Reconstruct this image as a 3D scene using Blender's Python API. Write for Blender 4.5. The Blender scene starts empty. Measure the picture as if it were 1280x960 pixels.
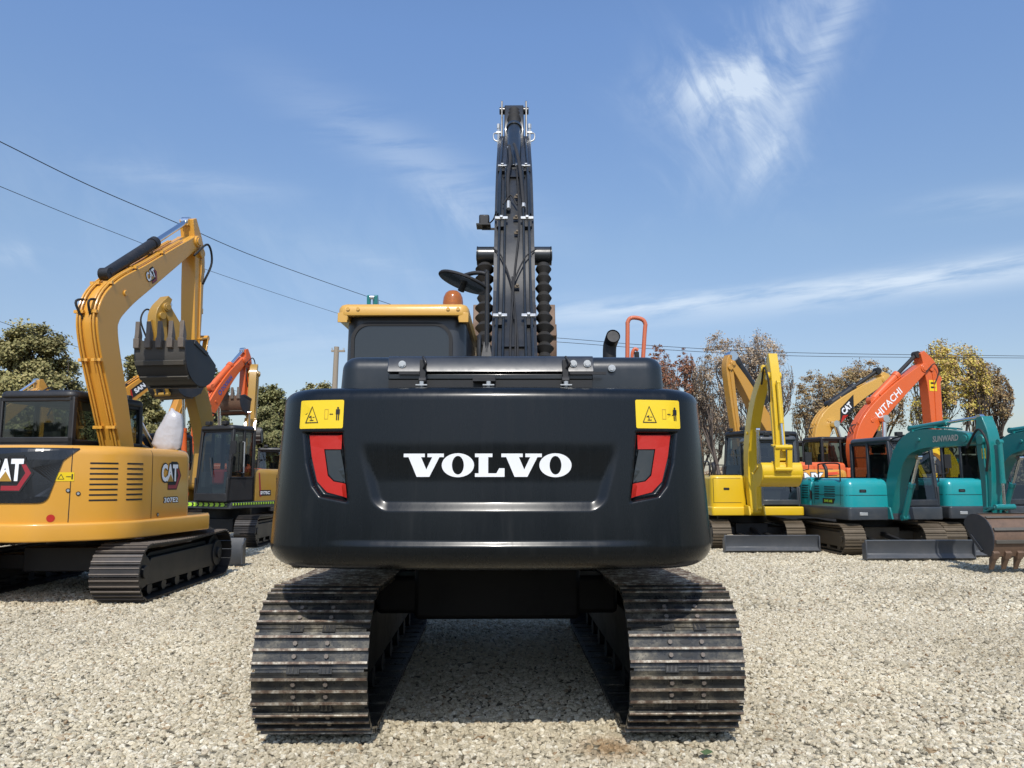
import bpy, bmesh, math, random
import numpy as np
from mathutils import Vector, Matrix, Quaternion
from mathutils.bvhtree import BVHTree
from mathutils.geometry import tessellate_polygon
R = math.radians
PI = math.pi
random.seed(7)
scene = bpy.context.scene
COL = scene.collection

# ------------------------------------------------------------------ camera
CAMH = 1.45
YAW, PITCH = R(1.07), math.atan(117 / 960)
cam = bpy.data.cameras.new('camera')
cam.sensor_width = 36; cam.lens = 27.0
cam.clip_start = 0.05; cam.clip_end = 3000
co = bpy.data.objects.new('camera', cam); COL.objects.link(co)
co.location = (0, 0, CAMH)
co.rotation_euler = (R(90) + PITCH, 0, -YAW)
scene.camera = co
FW = Vector((math.sin(YAW) * math.cos(PITCH), math.cos(YAW) * math.cos(PITCH), math.sin(PITCH)))
RT = Vector((math.cos(YAW), -math.sin(YAW), 0)); UP = RT.cross(FW)
def skydir(x, y):          # direction in the world of a spot in the sky
    return (FW + RT * ((x - 640) / 960) + UP * ((480 - y) / 960)).normalized()

scene.view_settings.view_transform = 'Standard'
scene.view_settings.look = 'None'
scene.view_settings.exposure = 0

# ------------------------------------------------------------------ materials
def newmat(name):
    m = bpy.data.materials.new(name); m.use_nodes = True
    nt = m.node_tree; b = nt.nodes['Principled BSDF']
    return m, nt, b
def noise(nt, scale, detail=3, rough=.55, coord='Object', dim='3D'):
    tc = nt.nodes.new('ShaderNodeTexCoord'); n = nt.nodes.new('ShaderNodeTexNoise')
    n.inputs['Scale'].default_value = scale; n.inputs['Detail'].default_value = detail
    n.inputs['Roughness'].default_value = rough
    nt.links.new(tc.outputs[coord], n.inputs['Vector']); return n
def ramp(nt, src, stops):
    r = nt.nodes.new('ShaderNodeValToRGB'); e = r.color_ramp.elements
    while len(e) < len(stops): e.new(0.5)
    for i, (p, c) in enumerate(stops):
        e[i].position = p; e[i].color = (*c, 1) if len(c) == 3 else c
    nt.links.new(src, r.inputs[0]); return r
def paint(name, c, rough=.35, coat=.3, dirt=.12, dcol=(.30, .26, .2), metal=0, bump=.02, wear=0, spec=.5):
    m, nt, b = newmat(name)
    n = noise(nt, 3.2, 6, .65)
    n2 = noise(nt, 26, 4, .7)
    r = ramp(nt, n.outputs[0], [(.42, (0, 0, 0)), (.75, (1, 1, 1))])
    r2 = ramp(nt, n2.outputs[0], [(.4, (.35, .35, .35)), (.7, (1, 1, 1))])
    mul = nt.nodes.new('ShaderNodeMath'); mul.operation = 'MULTIPLY'
    nt.links.new(r.outputs[0], mul.inputs[0]); nt.links.new(r2.outputs[0], mul.inputs[1])
    # more dust on faces that look up
    geo = nt.nodes.new('ShaderNodeNewGeometry'); sep = nt.nodes.new('ShaderNodeSeparateXYZ')
    nt.links.new(geo.outputs['Normal'], sep.inputs[0])
    ma = nt.nodes.new('ShaderNodeMath'); ma.operation = 'MULTIPLY_ADD'
    nt.links.new(sep.outputs[2], ma.inputs[0]); ma.inputs[1].default_value = .35; ma.inputs[2].default_value = .55; ma.use_clamp = True
    mul2 = nt.nodes.new('ShaderNodeMath'); mul2.operation = 'MULTIPLY'
    nt.links.new(mul.outputs[0], mul2.inputs[0]); nt.links.new(ma.outputs[0], mul2.inputs[1])
    mul3 = nt.nodes.new('ShaderNodeMath'); mul3.operation = 'MULTIPLY'; mul3.inputs[1].default_value = dirt * 2; mul3.use_clamp = True
    nt.links.new(mul2.outputs[0], mul3.inputs[0])
    mix = nt.nodes.new('ShaderNodeMix'); mix.data_type = 'RGBA'
    mix.inputs[6].default_value = (*c, 1); mix.inputs[7].default_value = (*dcol, 1)
    nt.links.new(mul3.outputs[0], mix.inputs[0]); nt.links.new(mix.outputs[2], b.inputs['Base Color'])
    rr = nt.nodes.new('ShaderNodeMath'); rr.operation = 'MULTIPLY_ADD'; rr.use_clamp = True
    nt.links.new(mul.outputs[0], rr.inputs[0]); rr.inputs[1].default_value = .25; rr.inputs[2].default_value = rough
    nt.links.new(rr.outputs[0], b.inputs['Roughness'])
    b.inputs['Coat Weight'].default_value = coat; b.inputs['Coat Roughness'].default_value = .12
    b.inputs['Metallic'].default_value = metal
    b.inputs['Specular IOR Level'].default_value = spec
    if bump:
        bp = nt.nodes.new('ShaderNodeBump'); bp.inputs['Strength'].default_value = bump * 5; bp.inputs['Distance'].default_value = .004
        nt.links.new(n2.outputs[0], bp.inputs['Height']); nt.links.new(bp.outputs[0], b.inputs['Normal'])
    return m
def glass(name, tint=(.25, .3, .3), rough=.02):
    m, nt, b = newmat(name)
    out = nt.nodes['Material Output']; nt.nodes.remove(b)
    tr = nt.nodes.new('ShaderNodeBsdfTransparent'); tr.inputs[0].default_value = (*tint, 1)
    gl = nt.nodes.new('ShaderNodeBsdfGlossy'); gl.inputs['Roughness'].default_value = rough; gl.inputs[0].default_value = (.9, .95, 1, 1)
    fr = nt.nodes.new('ShaderNodeLayerWeight'); fr.inputs[0].default_value = .5
    pw = nt.nodes.new('ShaderNodeMath'); pw.operation = 'POWER'; nt.links.new(fr.outputs['Facing'], pw.inputs[0]); pw.inputs[1].default_value = 4
    fm = nt.nodes.new('ShaderNodeMath'); fm.operation = 'MULTIPLY_ADD'; nt.links.new(pw.outputs[0], fm.inputs[0]); fm.inputs[1].default_value = .8; fm.inputs[2].default_value = .07
    mx = nt.nodes.new('ShaderNodeMixShader')
    nt.links.new(fm.outputs[0], mx.inputs[0]); nt.links.new(tr.outputs[0], mx.inputs[1]); nt.links.new(gl.outputs[0], mx.inputs[2])
    nt.links.new(mx.outputs[0], out.inputs[0]); return m

MT = {}
MT['volvo'] = paint('charcoal_gloss_paint', (.0035, .005, .0062), .36, .16, .035, (.03, .029, .027), bump=.002, spec=.30)
def streaks(m):
    nt = m.node_tree; b = nt.nodes['Principled BSDF']; tc = nt.nodes.new('ShaderNodeTexCoord'); mp = nt.nodes.new('ShaderNodeMapping'); mp.inputs['Scale'].default_value = (9, 9, .8)
    nt.links.new(tc.outputs['Object'], mp.inputs[0]); n = nt.nodes.new('ShaderNodeTexNoise'); n.inputs['Scale'].default_value = 1.6; n.inputs['Detail'].default_value = 8; n.inputs['Roughness'].default_value = .7; nt.links.new(mp.outputs[0], n.inputs[0])
    r = ramp(nt, n.outputs[0], [(.40, (.24,) * 3), (.62, (.32,) * 3), (.78, (.46,) * 3)]); nt.links.new(r.outputs[0], b.inputs['Roughness'])
    old = b.inputs['Base Color'].links[0].from_socket; mx = nt.nodes.new('ShaderNodeMix'); mx.data_type = 'RGBA'; mx.blend_type = 'ADD'; r2 = ramp(nt, n.outputs[0], [(.58, (0, 0, 0)), (.85, (.012, .0115, .010))])
    mx.inputs[0].default_value = 1; nt.links.new(old, mx.inputs[6]); nt.links.new(r2.outputs[0], mx.inputs[7]); nt.links.new(mx.outputs[2], b.inputs['Base Color'])
streaks(MT['volvo'])
MT['volvo2'] = paint('charcoal_paint', (.0085, .0115, .0135), .34, .3, .12, (.1, .095, .09))
MT['boomblk'] = paint('boom_black_paint', (.017, .018, .019), .34, .15, .12, (.1, .09, .08), bump=.01)
MT['black'] = paint('matt_black_paint', (.012, .012, .013), .5, .05, .15, (.1, .09, .08))
MT['panelblk'] = paint('black_panel_paint', (.008, .009, .011), .25, .4, .05, (.04, .04, .04), bump=.002)
MT['frameblk'] = paint('painted_shade_black', (.0055, .0055, .006), .6, 0, .03, (.03, .03, .03), spec=.25)  # blacker than the other black paints: underbody shade put into the colour
MT['rubber'] = paint('black_rubber', (.013, .013, .014), .7, 0, .2, (.1, .09, .08))
MT['gaiter'] = paint('dusty_rubber_gaiter', (.014, .013, .012), .75, 0, .15, (.08, .07, .055))
MT['cabyel'] = paint('cab_roof_yellow', (.62, .345, .065), .35, .3, .1)
MT['cat'] = paint('machine_orange_yellow', (.66, .325, .042), .32, .35, .10, (.4, .25, .1))
MT['catdim'] = paint('weathered_machine_yellow', (.50, .25, .035), .42, .2, .2)
MT['kom'] = paint('bright_yellow_paint', (.68, .44, .012), .36, .3, .12, (.4, .3, .15))
MT['sany'] = paint('sany_yellow_orange', (.62, .27, .02), .35, .3, .12)
MT['sanyd'] = paint('ochre_yellow_paint', (.38, .21, .025), .4, .2, .2)
MT['hit'] = paint('safety_orange_paint', (.66, .115, .022), .38, .25, .12, (.4, .2, .12))
MT['orail'] = paint('orange_rail_paint', (.55, .13, .055), .5, .1, .2)
MT['teal'] = paint('teal_green_paint', (.006, .175, .17), .33, .35, .12, (.2, .25, .22))
MT['tealhood'] = paint('turquoise_hood_paint', (.012, .29, .31), .3, .45, .10, (.2, .3, .28))
MT['grey'] = paint('dark_slate_paint', (.035, .042, .05), .42, .15, .15)
MT['cabgrey'] = paint('cab_slate_paint', (.025, .030, .038), .38, .2, .12)
MT['silver'] = paint('zinc_plated_steel', (.55, .56, .55), .35, 0, .2, metal=.6)
MT['chrome'] = paint('chrome_rod', (.7, .72, .74), .15, 0, .05, metal=1)
MT['white'] = paint('white_vinyl', (.82, .83, .84), .4, .1, .05)
MT['yel'] = paint('yellow_vinyl', (.80, .56, .01), .4, .1, .05)
MT['red'] = paint('red_reflector', (.44, .012, .004), .4, .0, .03, bump=.06)
MT['darkred'] = paint('dark_red_vinyl', (.30, .02, .03), .4, .1, .03)
MT['orangered'] = paint('orange_red_vinyl', (.65, .07, .02), .4, .1, .03)
MT['infill'] = paint('grey_lens_infill', (.022, .028, .03), .35, .2, .05)
MT['ink'] = paint('black_ink', (.01, .01, .01), .5, 0, .02)
MT['blue'] = paint('blue_vinyl', (.08, .10, .32), .4, .1, .1)
MT['seat'] = paint('cab_seat_vinyl', (.03, .03, .033), .7, 0, .1)
MT['redcloth'] = paint('red_cloth', (.35, .02, .02), .8, 0, .1)
MT['blade'] = paint('blade_dark_steel', (.06, .066, .075), .4, .05, .35, (.16, .15, .14))
MT['rustblade'] = paint('rusty_bucket_steel', (.17, .105, .068), .55, 0, .6, (.05, .04, .035), metal=.15)
MT['bucket'] = paint('bucket_dark_steel', (.06, .056, .05), .55, 0, .3, (.13, .11, .085))
MT['bucketside'] = paint('navy_bucket_and_side_shade', (.014, .018, .026), .5, .1, .12)  # shade of the bucket sides put into this navy; also plain dark buckets
MT['tooth'] = paint('worn_tooth_steel', (.14, .115, .095), .5, 0, .3)
MT['mudtrack'] = paint('muddy_track_steel', (.11, .085, .055), .6, 0, .4, (.22, .17, .12), metal=.2)
MT['strip'] = paint('worn_wear_strip', (.10, .092, .078), .5, 0, .4, (.16, .13, .10), metal=.2)
MT['blktrack'] = paint('dark_track_steel', (.035, .032, .03), .42, 0, .35, (.12, .09, .07), metal=.4)
MT['glass'] = glass('tinted_cab_glass', (.42, .47, .46))
MT['dglass'] = glass('dark_cab_glass', (.07, .08, .085))
MT['lime'] = paint('lime_reflective_tape', (.45, .75, .05), .4, .1, .05)
MT['teallens'] = MT['tealhood']
MT['bag'] = None

def trackshoe_mat():
    m, nt, b = newmat('track_shoe_steel')
    n = noise(nt, 7, 6, .7); n2 = noise(nt, 45, 4, .7)
    r = ramp(nt, n.outputs[0], [(.3, (.022, .023, .024)), (.48, (.048, .047, .043)), (.58, (.10, .09, .07)), (.72, (.27, .24, .18))])
    nt.links.new(r.outputs[0], b.inputs['Base Color'])
    b.inputs['Metallic'].default_value = .35
    rr = ramp(nt, n2.outputs[0], [(.3, (.18,) * 3), (.7, (.55,) * 3)]); nt.links.new(rr.outputs[0], b.inputs['Roughness'])
    bp = nt.nodes.new('ShaderNodeBump'); bp.inputs['Strength'].default_value = .35; bp.inputs['Distance'].default_value = .004
    nt.links.new(n2.outputs[0], bp.inputs['Height']); nt.links.new(bp.outputs[0], b.inputs['Normal'])
    return m
def grouser_mat():
    m, nt, b = newmat('worn_grouser_edge')
    n = noise(nt, 16, 6, .75); 
    r = ramp(nt, n.outputs[0], [(.3, (.06, .050, .040)), (.44, (.15, .10, .07)), (.52, (.25, .20, .15)), (.60, (.44, .39, .31)), (.70, (.66, .62, .53))])
    nt.links.new(r.outputs[0], b.inputs['Base Color']); b.inputs['Metallic'].default_value = .3; b.inputs['Roughness'].default_value = .5
    return m
MT['shoe'] = trackshoe_mat(); MT['grouser'] = grouser_mat()
def amber():
    m, nt, b = newmat('amber_lens'); b.inputs['Base Color'].default_value = (.55, .16, .005, 1)
    b.inputs['Roughness'].default_value = .12; b.inputs['Transmission Weight'].default_value = .45; b.inputs['Coat Weight'].default_value = .5
    return m
MT['amber'] = amber()
def bagmat():
    m, nt, b = newmat('crinkled_plastic_bag'); b.inputs['Base Color'].default_value = (.44, .43, .44, 1)
    b.inputs['Roughness'].default_value = .3
    n = noise(nt, 5, 3, .5); bp = nt.nodes.new('ShaderNodeBump'); bp.inputs['Strength'].default_value = .8; bp.inputs['Distance'].default_value = .03
    nt.links.new(n.outputs[0], bp.inputs['Height']); nt.links.new(bp.outputs[0], b.inputs['Normal']); return m
MT['bag'] = bagmat()

# ------------------------------------------------------------------ mesh builder
def catmull(pts, n=6):
    if len(pts) < 3: return [tuple(p) for p in pts]
    P = [np.array(p, float) for p in pts]; P = [2 * P[0] - P[1]] + P + [2 * P[-1] - P[-2]]
    out = []
    for i in range(1, len(P) - 2):
        for k in range(n):
            t = k / n
            out.append(tuple(.5 * ((2 * P[i]) + (-P[i - 1] + P[i + 1]) * t + (2 * P[i - 1] - 5 * P[i] + 4 * P[i + 1] - P[i + 2]) * t * t + (-P[i - 1] + 3 * P[i] - 3 * P[i + 1] + P[i + 2]) * t ** 3)))
    out.append(tuple(P[-2])); return out
class M:
    def __init__(s): s.v = []; s.f = []; s.m = []
    def add(s, vs, fs, m=0):
        b = len(s.v); s.v += [tuple(v) for v in vs]
        for f in fs: s.f.append(tuple(b + i for i in f)); s.m.append(m)
        return s
    def box(s, x0, x1, y0, y1, z0, z1, m=0):
        vs = [(x0, y0, z0), (x1, y0, z0), (x1, y1, z0), (x0, y1, z0), (x0, y0, z1), (x1, y0, z1), (x1, y1, z1), (x0, y1, z1)]
        return s.add(vs, [(0, 3, 2, 1), (4, 5, 6, 7), (0, 1, 5, 4), (1, 2, 6, 5), (2, 3, 7, 6), (3, 0, 4, 7)], m)
    def obox(s, c, h, rot, m=0):
        vs = []
        for sz in (-1, 1):
            for sx, sy in ((-1, -1), (1, -1), (1, 1), (-1, 1)):
                vs.append(Vector(c) + rot @ Vector((sx * h[0], sy * h[1], sz * h[2])))
        return s.add(vs, [(0, 3, 2, 1), (4, 5, 6, 7), (0, 1, 5, 4), (1, 2, 6, 5), (2, 3, 7, 6), (3, 0, 4, 7)], m)
    def bar(s, p0, p1, w, t, m=0, up=(0, 0, 1)):
        p0, p1 = Vector(p0), Vector(p1); d = (p1 - p0); L = d.length; d.normalize()
        u = Vector(up); x = d.cross(u)
        if x.length < 1e-4: x = d.cross(Vector((1, 0, 0)))
        x.normalize(); z = x.cross(d)
        rot = Matrix((x, d, z)).transposed()
        return s.obox((p0 + p1) / 2, (w / 2, L / 2, t / 2), rot, m)
    def prism(s, poly, x0, x1, m=0):
        n = len(poly); a = sum(poly[i][0] * poly[(i + 1) % n][1] - poly[(i + 1) % n][0] * poly[i][1] for i in range(n))
        if a < 0: poly = poly[::-1]
        vs = [(x0, p[0], p[1]) for p in poly] + [(x1, p[0], p[1]) for p in poly]
        tri = tessellate_polygon([[Vector((p[0], p[1], 0)) for p in poly]])
        fs = []
        for t in tri:
            A, B, C_ = [poly[i] for i in t]
            ar = (B[0] - A[0]) * (C_[1] - A[1]) - (C_[0] - A[0]) * (B[1] - A[1])
            t = tuple(t) if ar > 0 else tuple(t[::-1])
            fs.append(t[::-1]); fs.append(tuple(i + n for i in t))
        for i in range(n): j = (i + 1) % n; fs.append((i, j, j + n, i + n))
        return s.add(vs, fs, m)
    def tube(s, pts, r, n=10, m=0, smooth=0, cap=True):
        if smooth: pts = catmull(pts, smooth)
        P = [Vector(p) for p in pts]; k = len(P)
        rs = r if isinstance(r, (list, tuple)) else [r] * k
        if len(rs) != k: rs = [np.interp(i / (k - 1), np.linspace(0, 1, len(rs)), rs) for i in range(k)]
        T = [(P[min(i + 1, k - 1)] - P[max(i - 1, 0)]).normalized() for i in range(k)]
        nrm = T[0].orthogonal().normalized(); vs = []
        for i in range(k):
            nrm = (nrm - T[i] * nrm.dot(T[i])); nrm = nrm.normalized() if nrm.length > 1e-6 else T[i].orthogonal().normalized()
            bn = T[i].cross(nrm)
            for j in range(n):
                a = 2 * PI * j / n; vs.append(P[i] + (nrm * math.cos(a) + bn * math.sin(a)) * rs[i])
        fs = [(i * n + j, i * n + (j + 1) % n, (i + 1) * n + (j + 1) % n, (i + 1) * n + j) for i in range(k - 1) for j in range(n)]
        if cap: fs += [tuple(range(n))[::-1], tuple((k - 1) * n + j for j in range(n))]
        return s.add(vs, fs, m)
    def cyl(s, p0, p1, r, n=20, m=0, r2=None):
        return s.tube([p0, p1], [r, r if r2 is None else r2], n, m)
    def loft(s, rings, m=0, cap0=True, cap1=True):
        n = len(rings[0]); vs = [p for r in rings for p in r]
        fs = [(i * n + j, i * n + (j + 1) % n, (i + 1) * n + (j + 1) % n, (i + 1) * n + j) for i in range(len(rings) - 1) for j in range(n)]
        if cap0: fs.append(tuple(range(n))[::-1])
        if cap1: fs.append(tuple((len(rings) - 1) * n + j for j in range(n)))
        return s.add(vs, fs, m)
    def build(s, name, mats, parent=None, bevel=0, seg=2, ang=35, smooth=True, rotz=0, loc=None):
        me = bpy.data.meshes.new(name); me.from_pydata(s.v, [], s.f)
        if not isinstance(mats, (list, tuple)): mats = [mats]
        for m in mats: me.materials.append(MT[m] if isinstance(m, str) else m)
        me.polygons.foreach_set('material_index', s.m)
        me.update(); me.validate()
        bm = bmesh.new(); bm.from_mesh(me); bmesh.ops.recalc_face_normals(bm, faces=bm.faces); bm.to_mesh(me); bm.free()
        if smooth:
            me.polygons.foreach_set('use_smooth', [True] * len(me.polygons)); me.set_sharp_from_angle(angle=R(ang))
        o = bpy.data.objects.new(name, me); COL.objects.link(o)
        if bevel:
            b = o.modifiers.new('bevel', 'BEVEL'); b.width = bevel; b.segments = seg; b.limit_method = 'ANGLE'; b.angle_limit = R(40); b.harden_normals = False
        if parent: o.parent = parent
        if rotz: o.rotation_euler = (0, 0, rotz)
        if loc: o.location = loc
        o['bv'] = 1; del o['bv']
        return o
def tag(o, label=None, cat=None, group=None, kind=None):
    if label: o['label'] = label
    if cat: o['category'] = cat
    if group: o['group'] = group
    if kind: o['kind'] = kind
    return o
def empty(name, loc, heading=0):
    o = bpy.data.objects.new(name, None); o.empty_display_size = .3; COL.objects.link(o)
    o.location = loc; o.rotation_euler = (0, 0, -R(heading)); return o

def roundplan(pts, seg=6):
    """closed plan polygon with rounded corners: (x, y, r)"""
    out = []; n = len(pts)
    for i in range(n):
        p0, p, p1 = [Vector(pts[j % n][:2]) for j in (i - 1, i, i + 1)]; r = pts[i][2]
        a, b = (p0 - p), (p1 - p); la, lb = a.length, b.length; a.normalize(); b.normalize()
        th = math.acos(max(-1, min(1, a.dot(b)))); 
        if r < 1e-4 or th > PI - .01: out.append((p.x, p.y)); continue
        d = min(r / math.tan(th / 2), la * .49, lb * .49); r = d * math.tan(th / 2)
        A, B = p + a * d, p + b * d; c = p + (a + b).normalized() * (r / math.sin(th / 2))
        va, vb = A - c, B - c
        for k in range(seg + 1):
            t = k / seg; w = math.sin((PI - th) * (1 - t)), math.sin((PI - th) * t); q = math.sin(PI - th)
            v = (va * w[0] + vb * w[1]) / q; out.append((c.x + v.x, c.y + v.y))
    return out
def insetplan(P, d):
    n = len(P); out = []
    area = sum(P[i][0] * P[(i + 1) % n][1] - P[(i + 1) % n][0] * P[i][1] for i in range(n)); sg = 1 if area > 0 else -1
    for i in range(n):
        a, b, c = Vector(P[i - 1]), Vector(P[i]), Vector(P[(i + 1) % n])
        e1 = (b - a); e2 = (c - b)
        n1 = Vector((-e1.y, e1.x)) * sg; n2 = Vector((-e2.y, e2.x)) * sg
        n1 = n1.normalized() if n1.length > 1e-9 else n1; n2 = n2.normalized() if n2.length > 1e-9 else n2
        m = n1 + n2; m = m.normalized() if m.length > 1e-9 else n1
        k = 1 / max(.5, m.dot(n1)); out.append((b.x + m.x * d * k, b.y + m.y * d * k))
    return out
def loftplan(mb, plan, prof, m=0, zf=None):
    rings = []
    for z, d in prof:
        rings.append([(p[0], p[1], z + (zf(p[0], p[1]) if zf else 0)) for p in insetplan(plan, d)])
    mb.loft(rings, m); return mb
def rprof(z0, z1, r0=.03, r1=.06, taper=0, n=4):
    out = []
    for k in range(n + 1):
        a = PI / 2 * k / n; out.append((z0 + r0 * (1 - math.sin(a)), r0 * (1 - math.cos(a))) if 0 else (z0 + r0 - r0 * math.cos(a), r0 - r0 * math.sin(a)))
    for k in range(n + 1):
        a = PI / 2 * k / n; out.append((z1 - r1 + r1 * math.sin(a), taper + r1 - r1 * math.cos(a)))
    return out
def sweep(pts, n=6):
    """pts (y,z,halfthickness) -> closed polygon, plus the back/top edge"""
    S = catmull(pts, n); top, bot = [], []
    for i, p in enumerate(S):
        a, b = S[max(i - 1, 0)], S[min(i + 1, len(S) - 1)]
        d = Vector((b[0] - a[0], b[1] - a[1])).normalized(); nn = Vector((-d.y, d.x))
        top.append((p[0] + nn.x * p[2], p[1] + nn.y * p[2])); bot.append((p[0] - nn.x * p[2], p[1] - nn.y * p[2]))
    return top + bot[::-1], top, bot

# ------------------------------------------------------------------ decals that follow a surface
def bvh_of(*objs):
    vs, fs = [], []
    for o in objs:
        b = len(vs); vs += [v.co.copy() for v in o.data.vertices]; fs += [tuple(b + i for i in p.vertices) for p in o.data.polygons]
    return BVHTree.FromPolygons(vs, fs)
def tri_poly(poly, holes=()):
    loops = [[Vector((p[0], p[1], 0)) for p in l] for l in [poly, *holes]]
    t = tessellate_polygon(loops); vs = [tuple(v[:2]) for l in loops for v in l]
    return vs, [tuple(x) for x in t]
def ring_poly(outer, inner):
    n = len(outer); return list(outer) + list(inner), [(i, (i + 1) % n, n + (i + 1) % n, n + i) for i in range(n)]
def text2d(txt, w, h, bold=.02, shear=0):
    cu = bpy.data.curves.new('txt', 'FONT'); cu.body = txt; cu.offset = bold; cu.resolution_u = 3; cu.shear = shear
    ob = bpy.data.objects.new('txt', cu); COL.objects.link(ob)
    me = bpy.data.meshes.new_from_object(ob); vs = [(v.co.x, v.co.y) for v in me.vertices]; fs = [tuple(p.vertices) for p in me.polygons]
    bpy.data.objects.remove(ob); bpy.data.meshes.remove(me); bpy.data.curves.remove(cu)
    a = np.array(vs); mn, mx = a.min(0), a.max(0); a = (a - (mn + mx) / 2) / (mx - mn) * np.array([w, h])
    return [tuple(p) for p in a], fs
def text_strip(txt, w, h, **k): return text2d(txt, w, h, **k)
def decal(name, parts, O, ex, ez, bvh, mats, parent, off=.003, maxlen=.06, thick=0):
    """parts: [(verts2d, faces, dx, dz, matindex, layer)] mapped on the plane O+ex*a+ez*b and dropped on the surface"""
    O, ex, ez = Vector(O), Vector(ex).normalized(), Vector(ez).normalized(); nrm = ex.cross(ez)   # points to the viewer of the text
    mb = M()
    for vs, fs, dx, dz, mi, lay in parts:
        bm = bmesh.new(); bv = [bm.verts.new((v[0] + dx, v[1] + dz, 0)) for v in vs]
        for f in fs:
            try: bm.faces.new([bv[i] for i in f])
            except Exception: pass
        bmesh.ops.triangulate(bm, faces=bm.faces)
        if bvh:
            for _ in range(7):
                e = [e for e in bm.edges if e.calc_length() > maxlen]
                if not e: break
                bmesh.ops.subdivide_edges(bm, edges=e, cuts=1)
            bmesh.ops.triangulate(bm, faces=bm.faces)
        bm.verts.ensure_lookup_table(); bm.verts.index_update(); out = []
        for v in bm.verts:
            p = O + ex * v.co.x + ez * v.co.y
            if bvh:
                hit = bvh.ray_cast(p + nrm * 3, -nrm)
                q = hit[0] if hit[0] is not None and abs((hit[0] - p).dot(nrm)) < .6 else p
            else: q = p
            out.append(q + nrm * (off + lay * .0020))
        mb.add(out, [tuple(v.index for v in f.verts) for f in bm.faces], mi); bm.free()
    me = bpy.data.meshes.new(name); me.from_pydata(mb.v, [], mb.f)
    for m in mats: me.materials.append(MT[m])
    me.polygons.foreach_set('material_index', mb.m); me.update(); me.validate()
    bm = bmesh.new(); bm.from_mesh(me)
    for f in bm.faces:
        f.normal_update()
        if f.normal.dot(nrm) < 0: f.normal_flip()
    bm.to_mesh(me); bm.free()
    o = bpy.data.objects.new(name, me); COL.objects.link(o); o.parent = parent; return o
def rectp(w, h, r=0):
    if not r: return tri_poly([(-w / 2, -h / 2), (w / 2, -h / 2), (w / 2, h / 2), (-w / 2, h / 2)])
    P = roundplan([(-w / 2, -h / 2, r), (w / 2, -h / 2, r), (w / 2, h / 2, r), (-w / 2, h / 2, r)], 3); return tri_poly(P)
def ellp(a, b, n=20): return tri_poly([(a * math.cos(2 * PI * i / n), b * math.sin(2 * PI * i / n)) for i in range(n)])
def ringell(a, b, a2, b2, n=36):
    o = [(a * math.cos(2 * PI * i / n), b * math.sin(2 * PI * i / n)) for i in range(n)]
    i_ = [(a2 * math.cos(2 * PI * i / n), b2 * math.sin(2 * PI * i / n)) for i in range(n)]; return ring_poly(o, i_)
def outl(P, t): return ring_poly(P, insetplan(P, t))

def cat_logo(s):
    """s = full height of the logo"""
    hexr = [(-.2, -.55), (.42, -.55), (.72, 0), (.42, .5), (.1, .5), (.1, .38), (.36, .38), (.56, 0), (.34, -.4), (-.2, -.4)]
    Hx = [(x * s, y * s) for x, y in hexr]
    bk = [(x * s, y * s) for x, y in [(-.24, -.6), (.45, -.6), (.79, 0), (.46, .57), (.0, .57), (-.2, .2)]]
    vs, fs = text2d('CAT', 1.22 * s, .72 * s, bold=.045); vb, fb = text2d('CAT', 1.32 * s, .84 * s, bold=.075)
    tri = [(-.3 * s, -.26 * s), (.16 * s, -.26 * s), (-.07 * s, .06 * s)]
    return [(*tri_poly(bk), 0, 0, 0, 0), (*tri_poly(Hx), 0, 0, 1, 1), (vb, fb, -.12 * s, .1 * s, 0, 2), (vs, fs, -.12 * s, .1 * s, 2, 3), (*tri_poly(tri), 0, 0, 3, 4)]
CATM = ['ink', 'darkred', 'white', 'sanyd']
def warn_sticker(w=.245, h=.15):
    P = []
    P.append((*rectp(w, h, .008), 0, 0, 0, 0))
    T = [(-.088, -.045), (-.012, -.045), (-.05, .044)]
    P.append((*outl(T, .0042), 0, 0, 1, 1))
    P.append((*tri_poly([(-.066, -.012), (-.052, -.006), (-.050, -.028), (-.054, -.028), (-.057, -.015), (-.066, -.017)]), 0, 0, 1, 1))
    P.append((*rectp(.022, .004), -.05, -.031, 1, 1)); P.append((*rectp(.012, .003), -.04, -.015, 1, 1))
    P.append((*outl([(-.010, -.026), (.010, -.026), (.010, .026), (-.010, .026)], .0018), .03, .0, 2, 1))
    P.append((*rectp(.012, .003), .057, 0, 1, 1)); P.append((*tri_poly([(-.004, 0), (.004, -.004), (.004, .004)]), .050, 0, 1, 1)); P.append((*tri_poly([(.004, 0), (-.004, .004), (-.004, -.004)]), .064, 0, 1, 1))
    P.append((*ellp(.0055, .0055, 10), .092, .032, 1, 1)); P.append((*rectp(.022, .026), .092, .012, 1, 1))
    P.append((*rectp(.006, .032), .087, -.016, 1, 1)); P.append((*rectp(.006, .032), .097, -.016, 1, 1))
    return P
WM = ['yel', 'ink', 'sanyd']

# ------------------------------------------------------------------ sub assemblies
def hyd(parent, name, p0, p1, r, frac=.6, barrel='black', rod='chrome', x=0, eye=True):
    p0 = Vector((x, *p0)) if len(p0) == 2 else Vector(p0); p1 = Vector((x, *p1)) if len(p1) == 2 else Vector(p1)
    q = p0.lerp(p1, frac); d = (p1 - p0).normalized(); mb = M()
    mb.cyl(p0, q, r, 18); mb.cyl(q - d * .06 * (r / .06), q + d * .02, r * 1.15, 18)
    if eye: mb.cyl(p0 + Vector((-r * .9, 0, 0)), p0 + Vector((r * .9, 0, 0)), r * 1.1, 14)
    o = mb.build(name, barrel, parent)
    mb = M(); mb.cyl(q, p1, r * .55, 14); mb.cyl(p1 + Vector((-r * .8, 0, 0)), p1 + Vector((r * .8, 0, 0)), r * .95, 14)
    mb.build('rod', rod, o); return o

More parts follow.
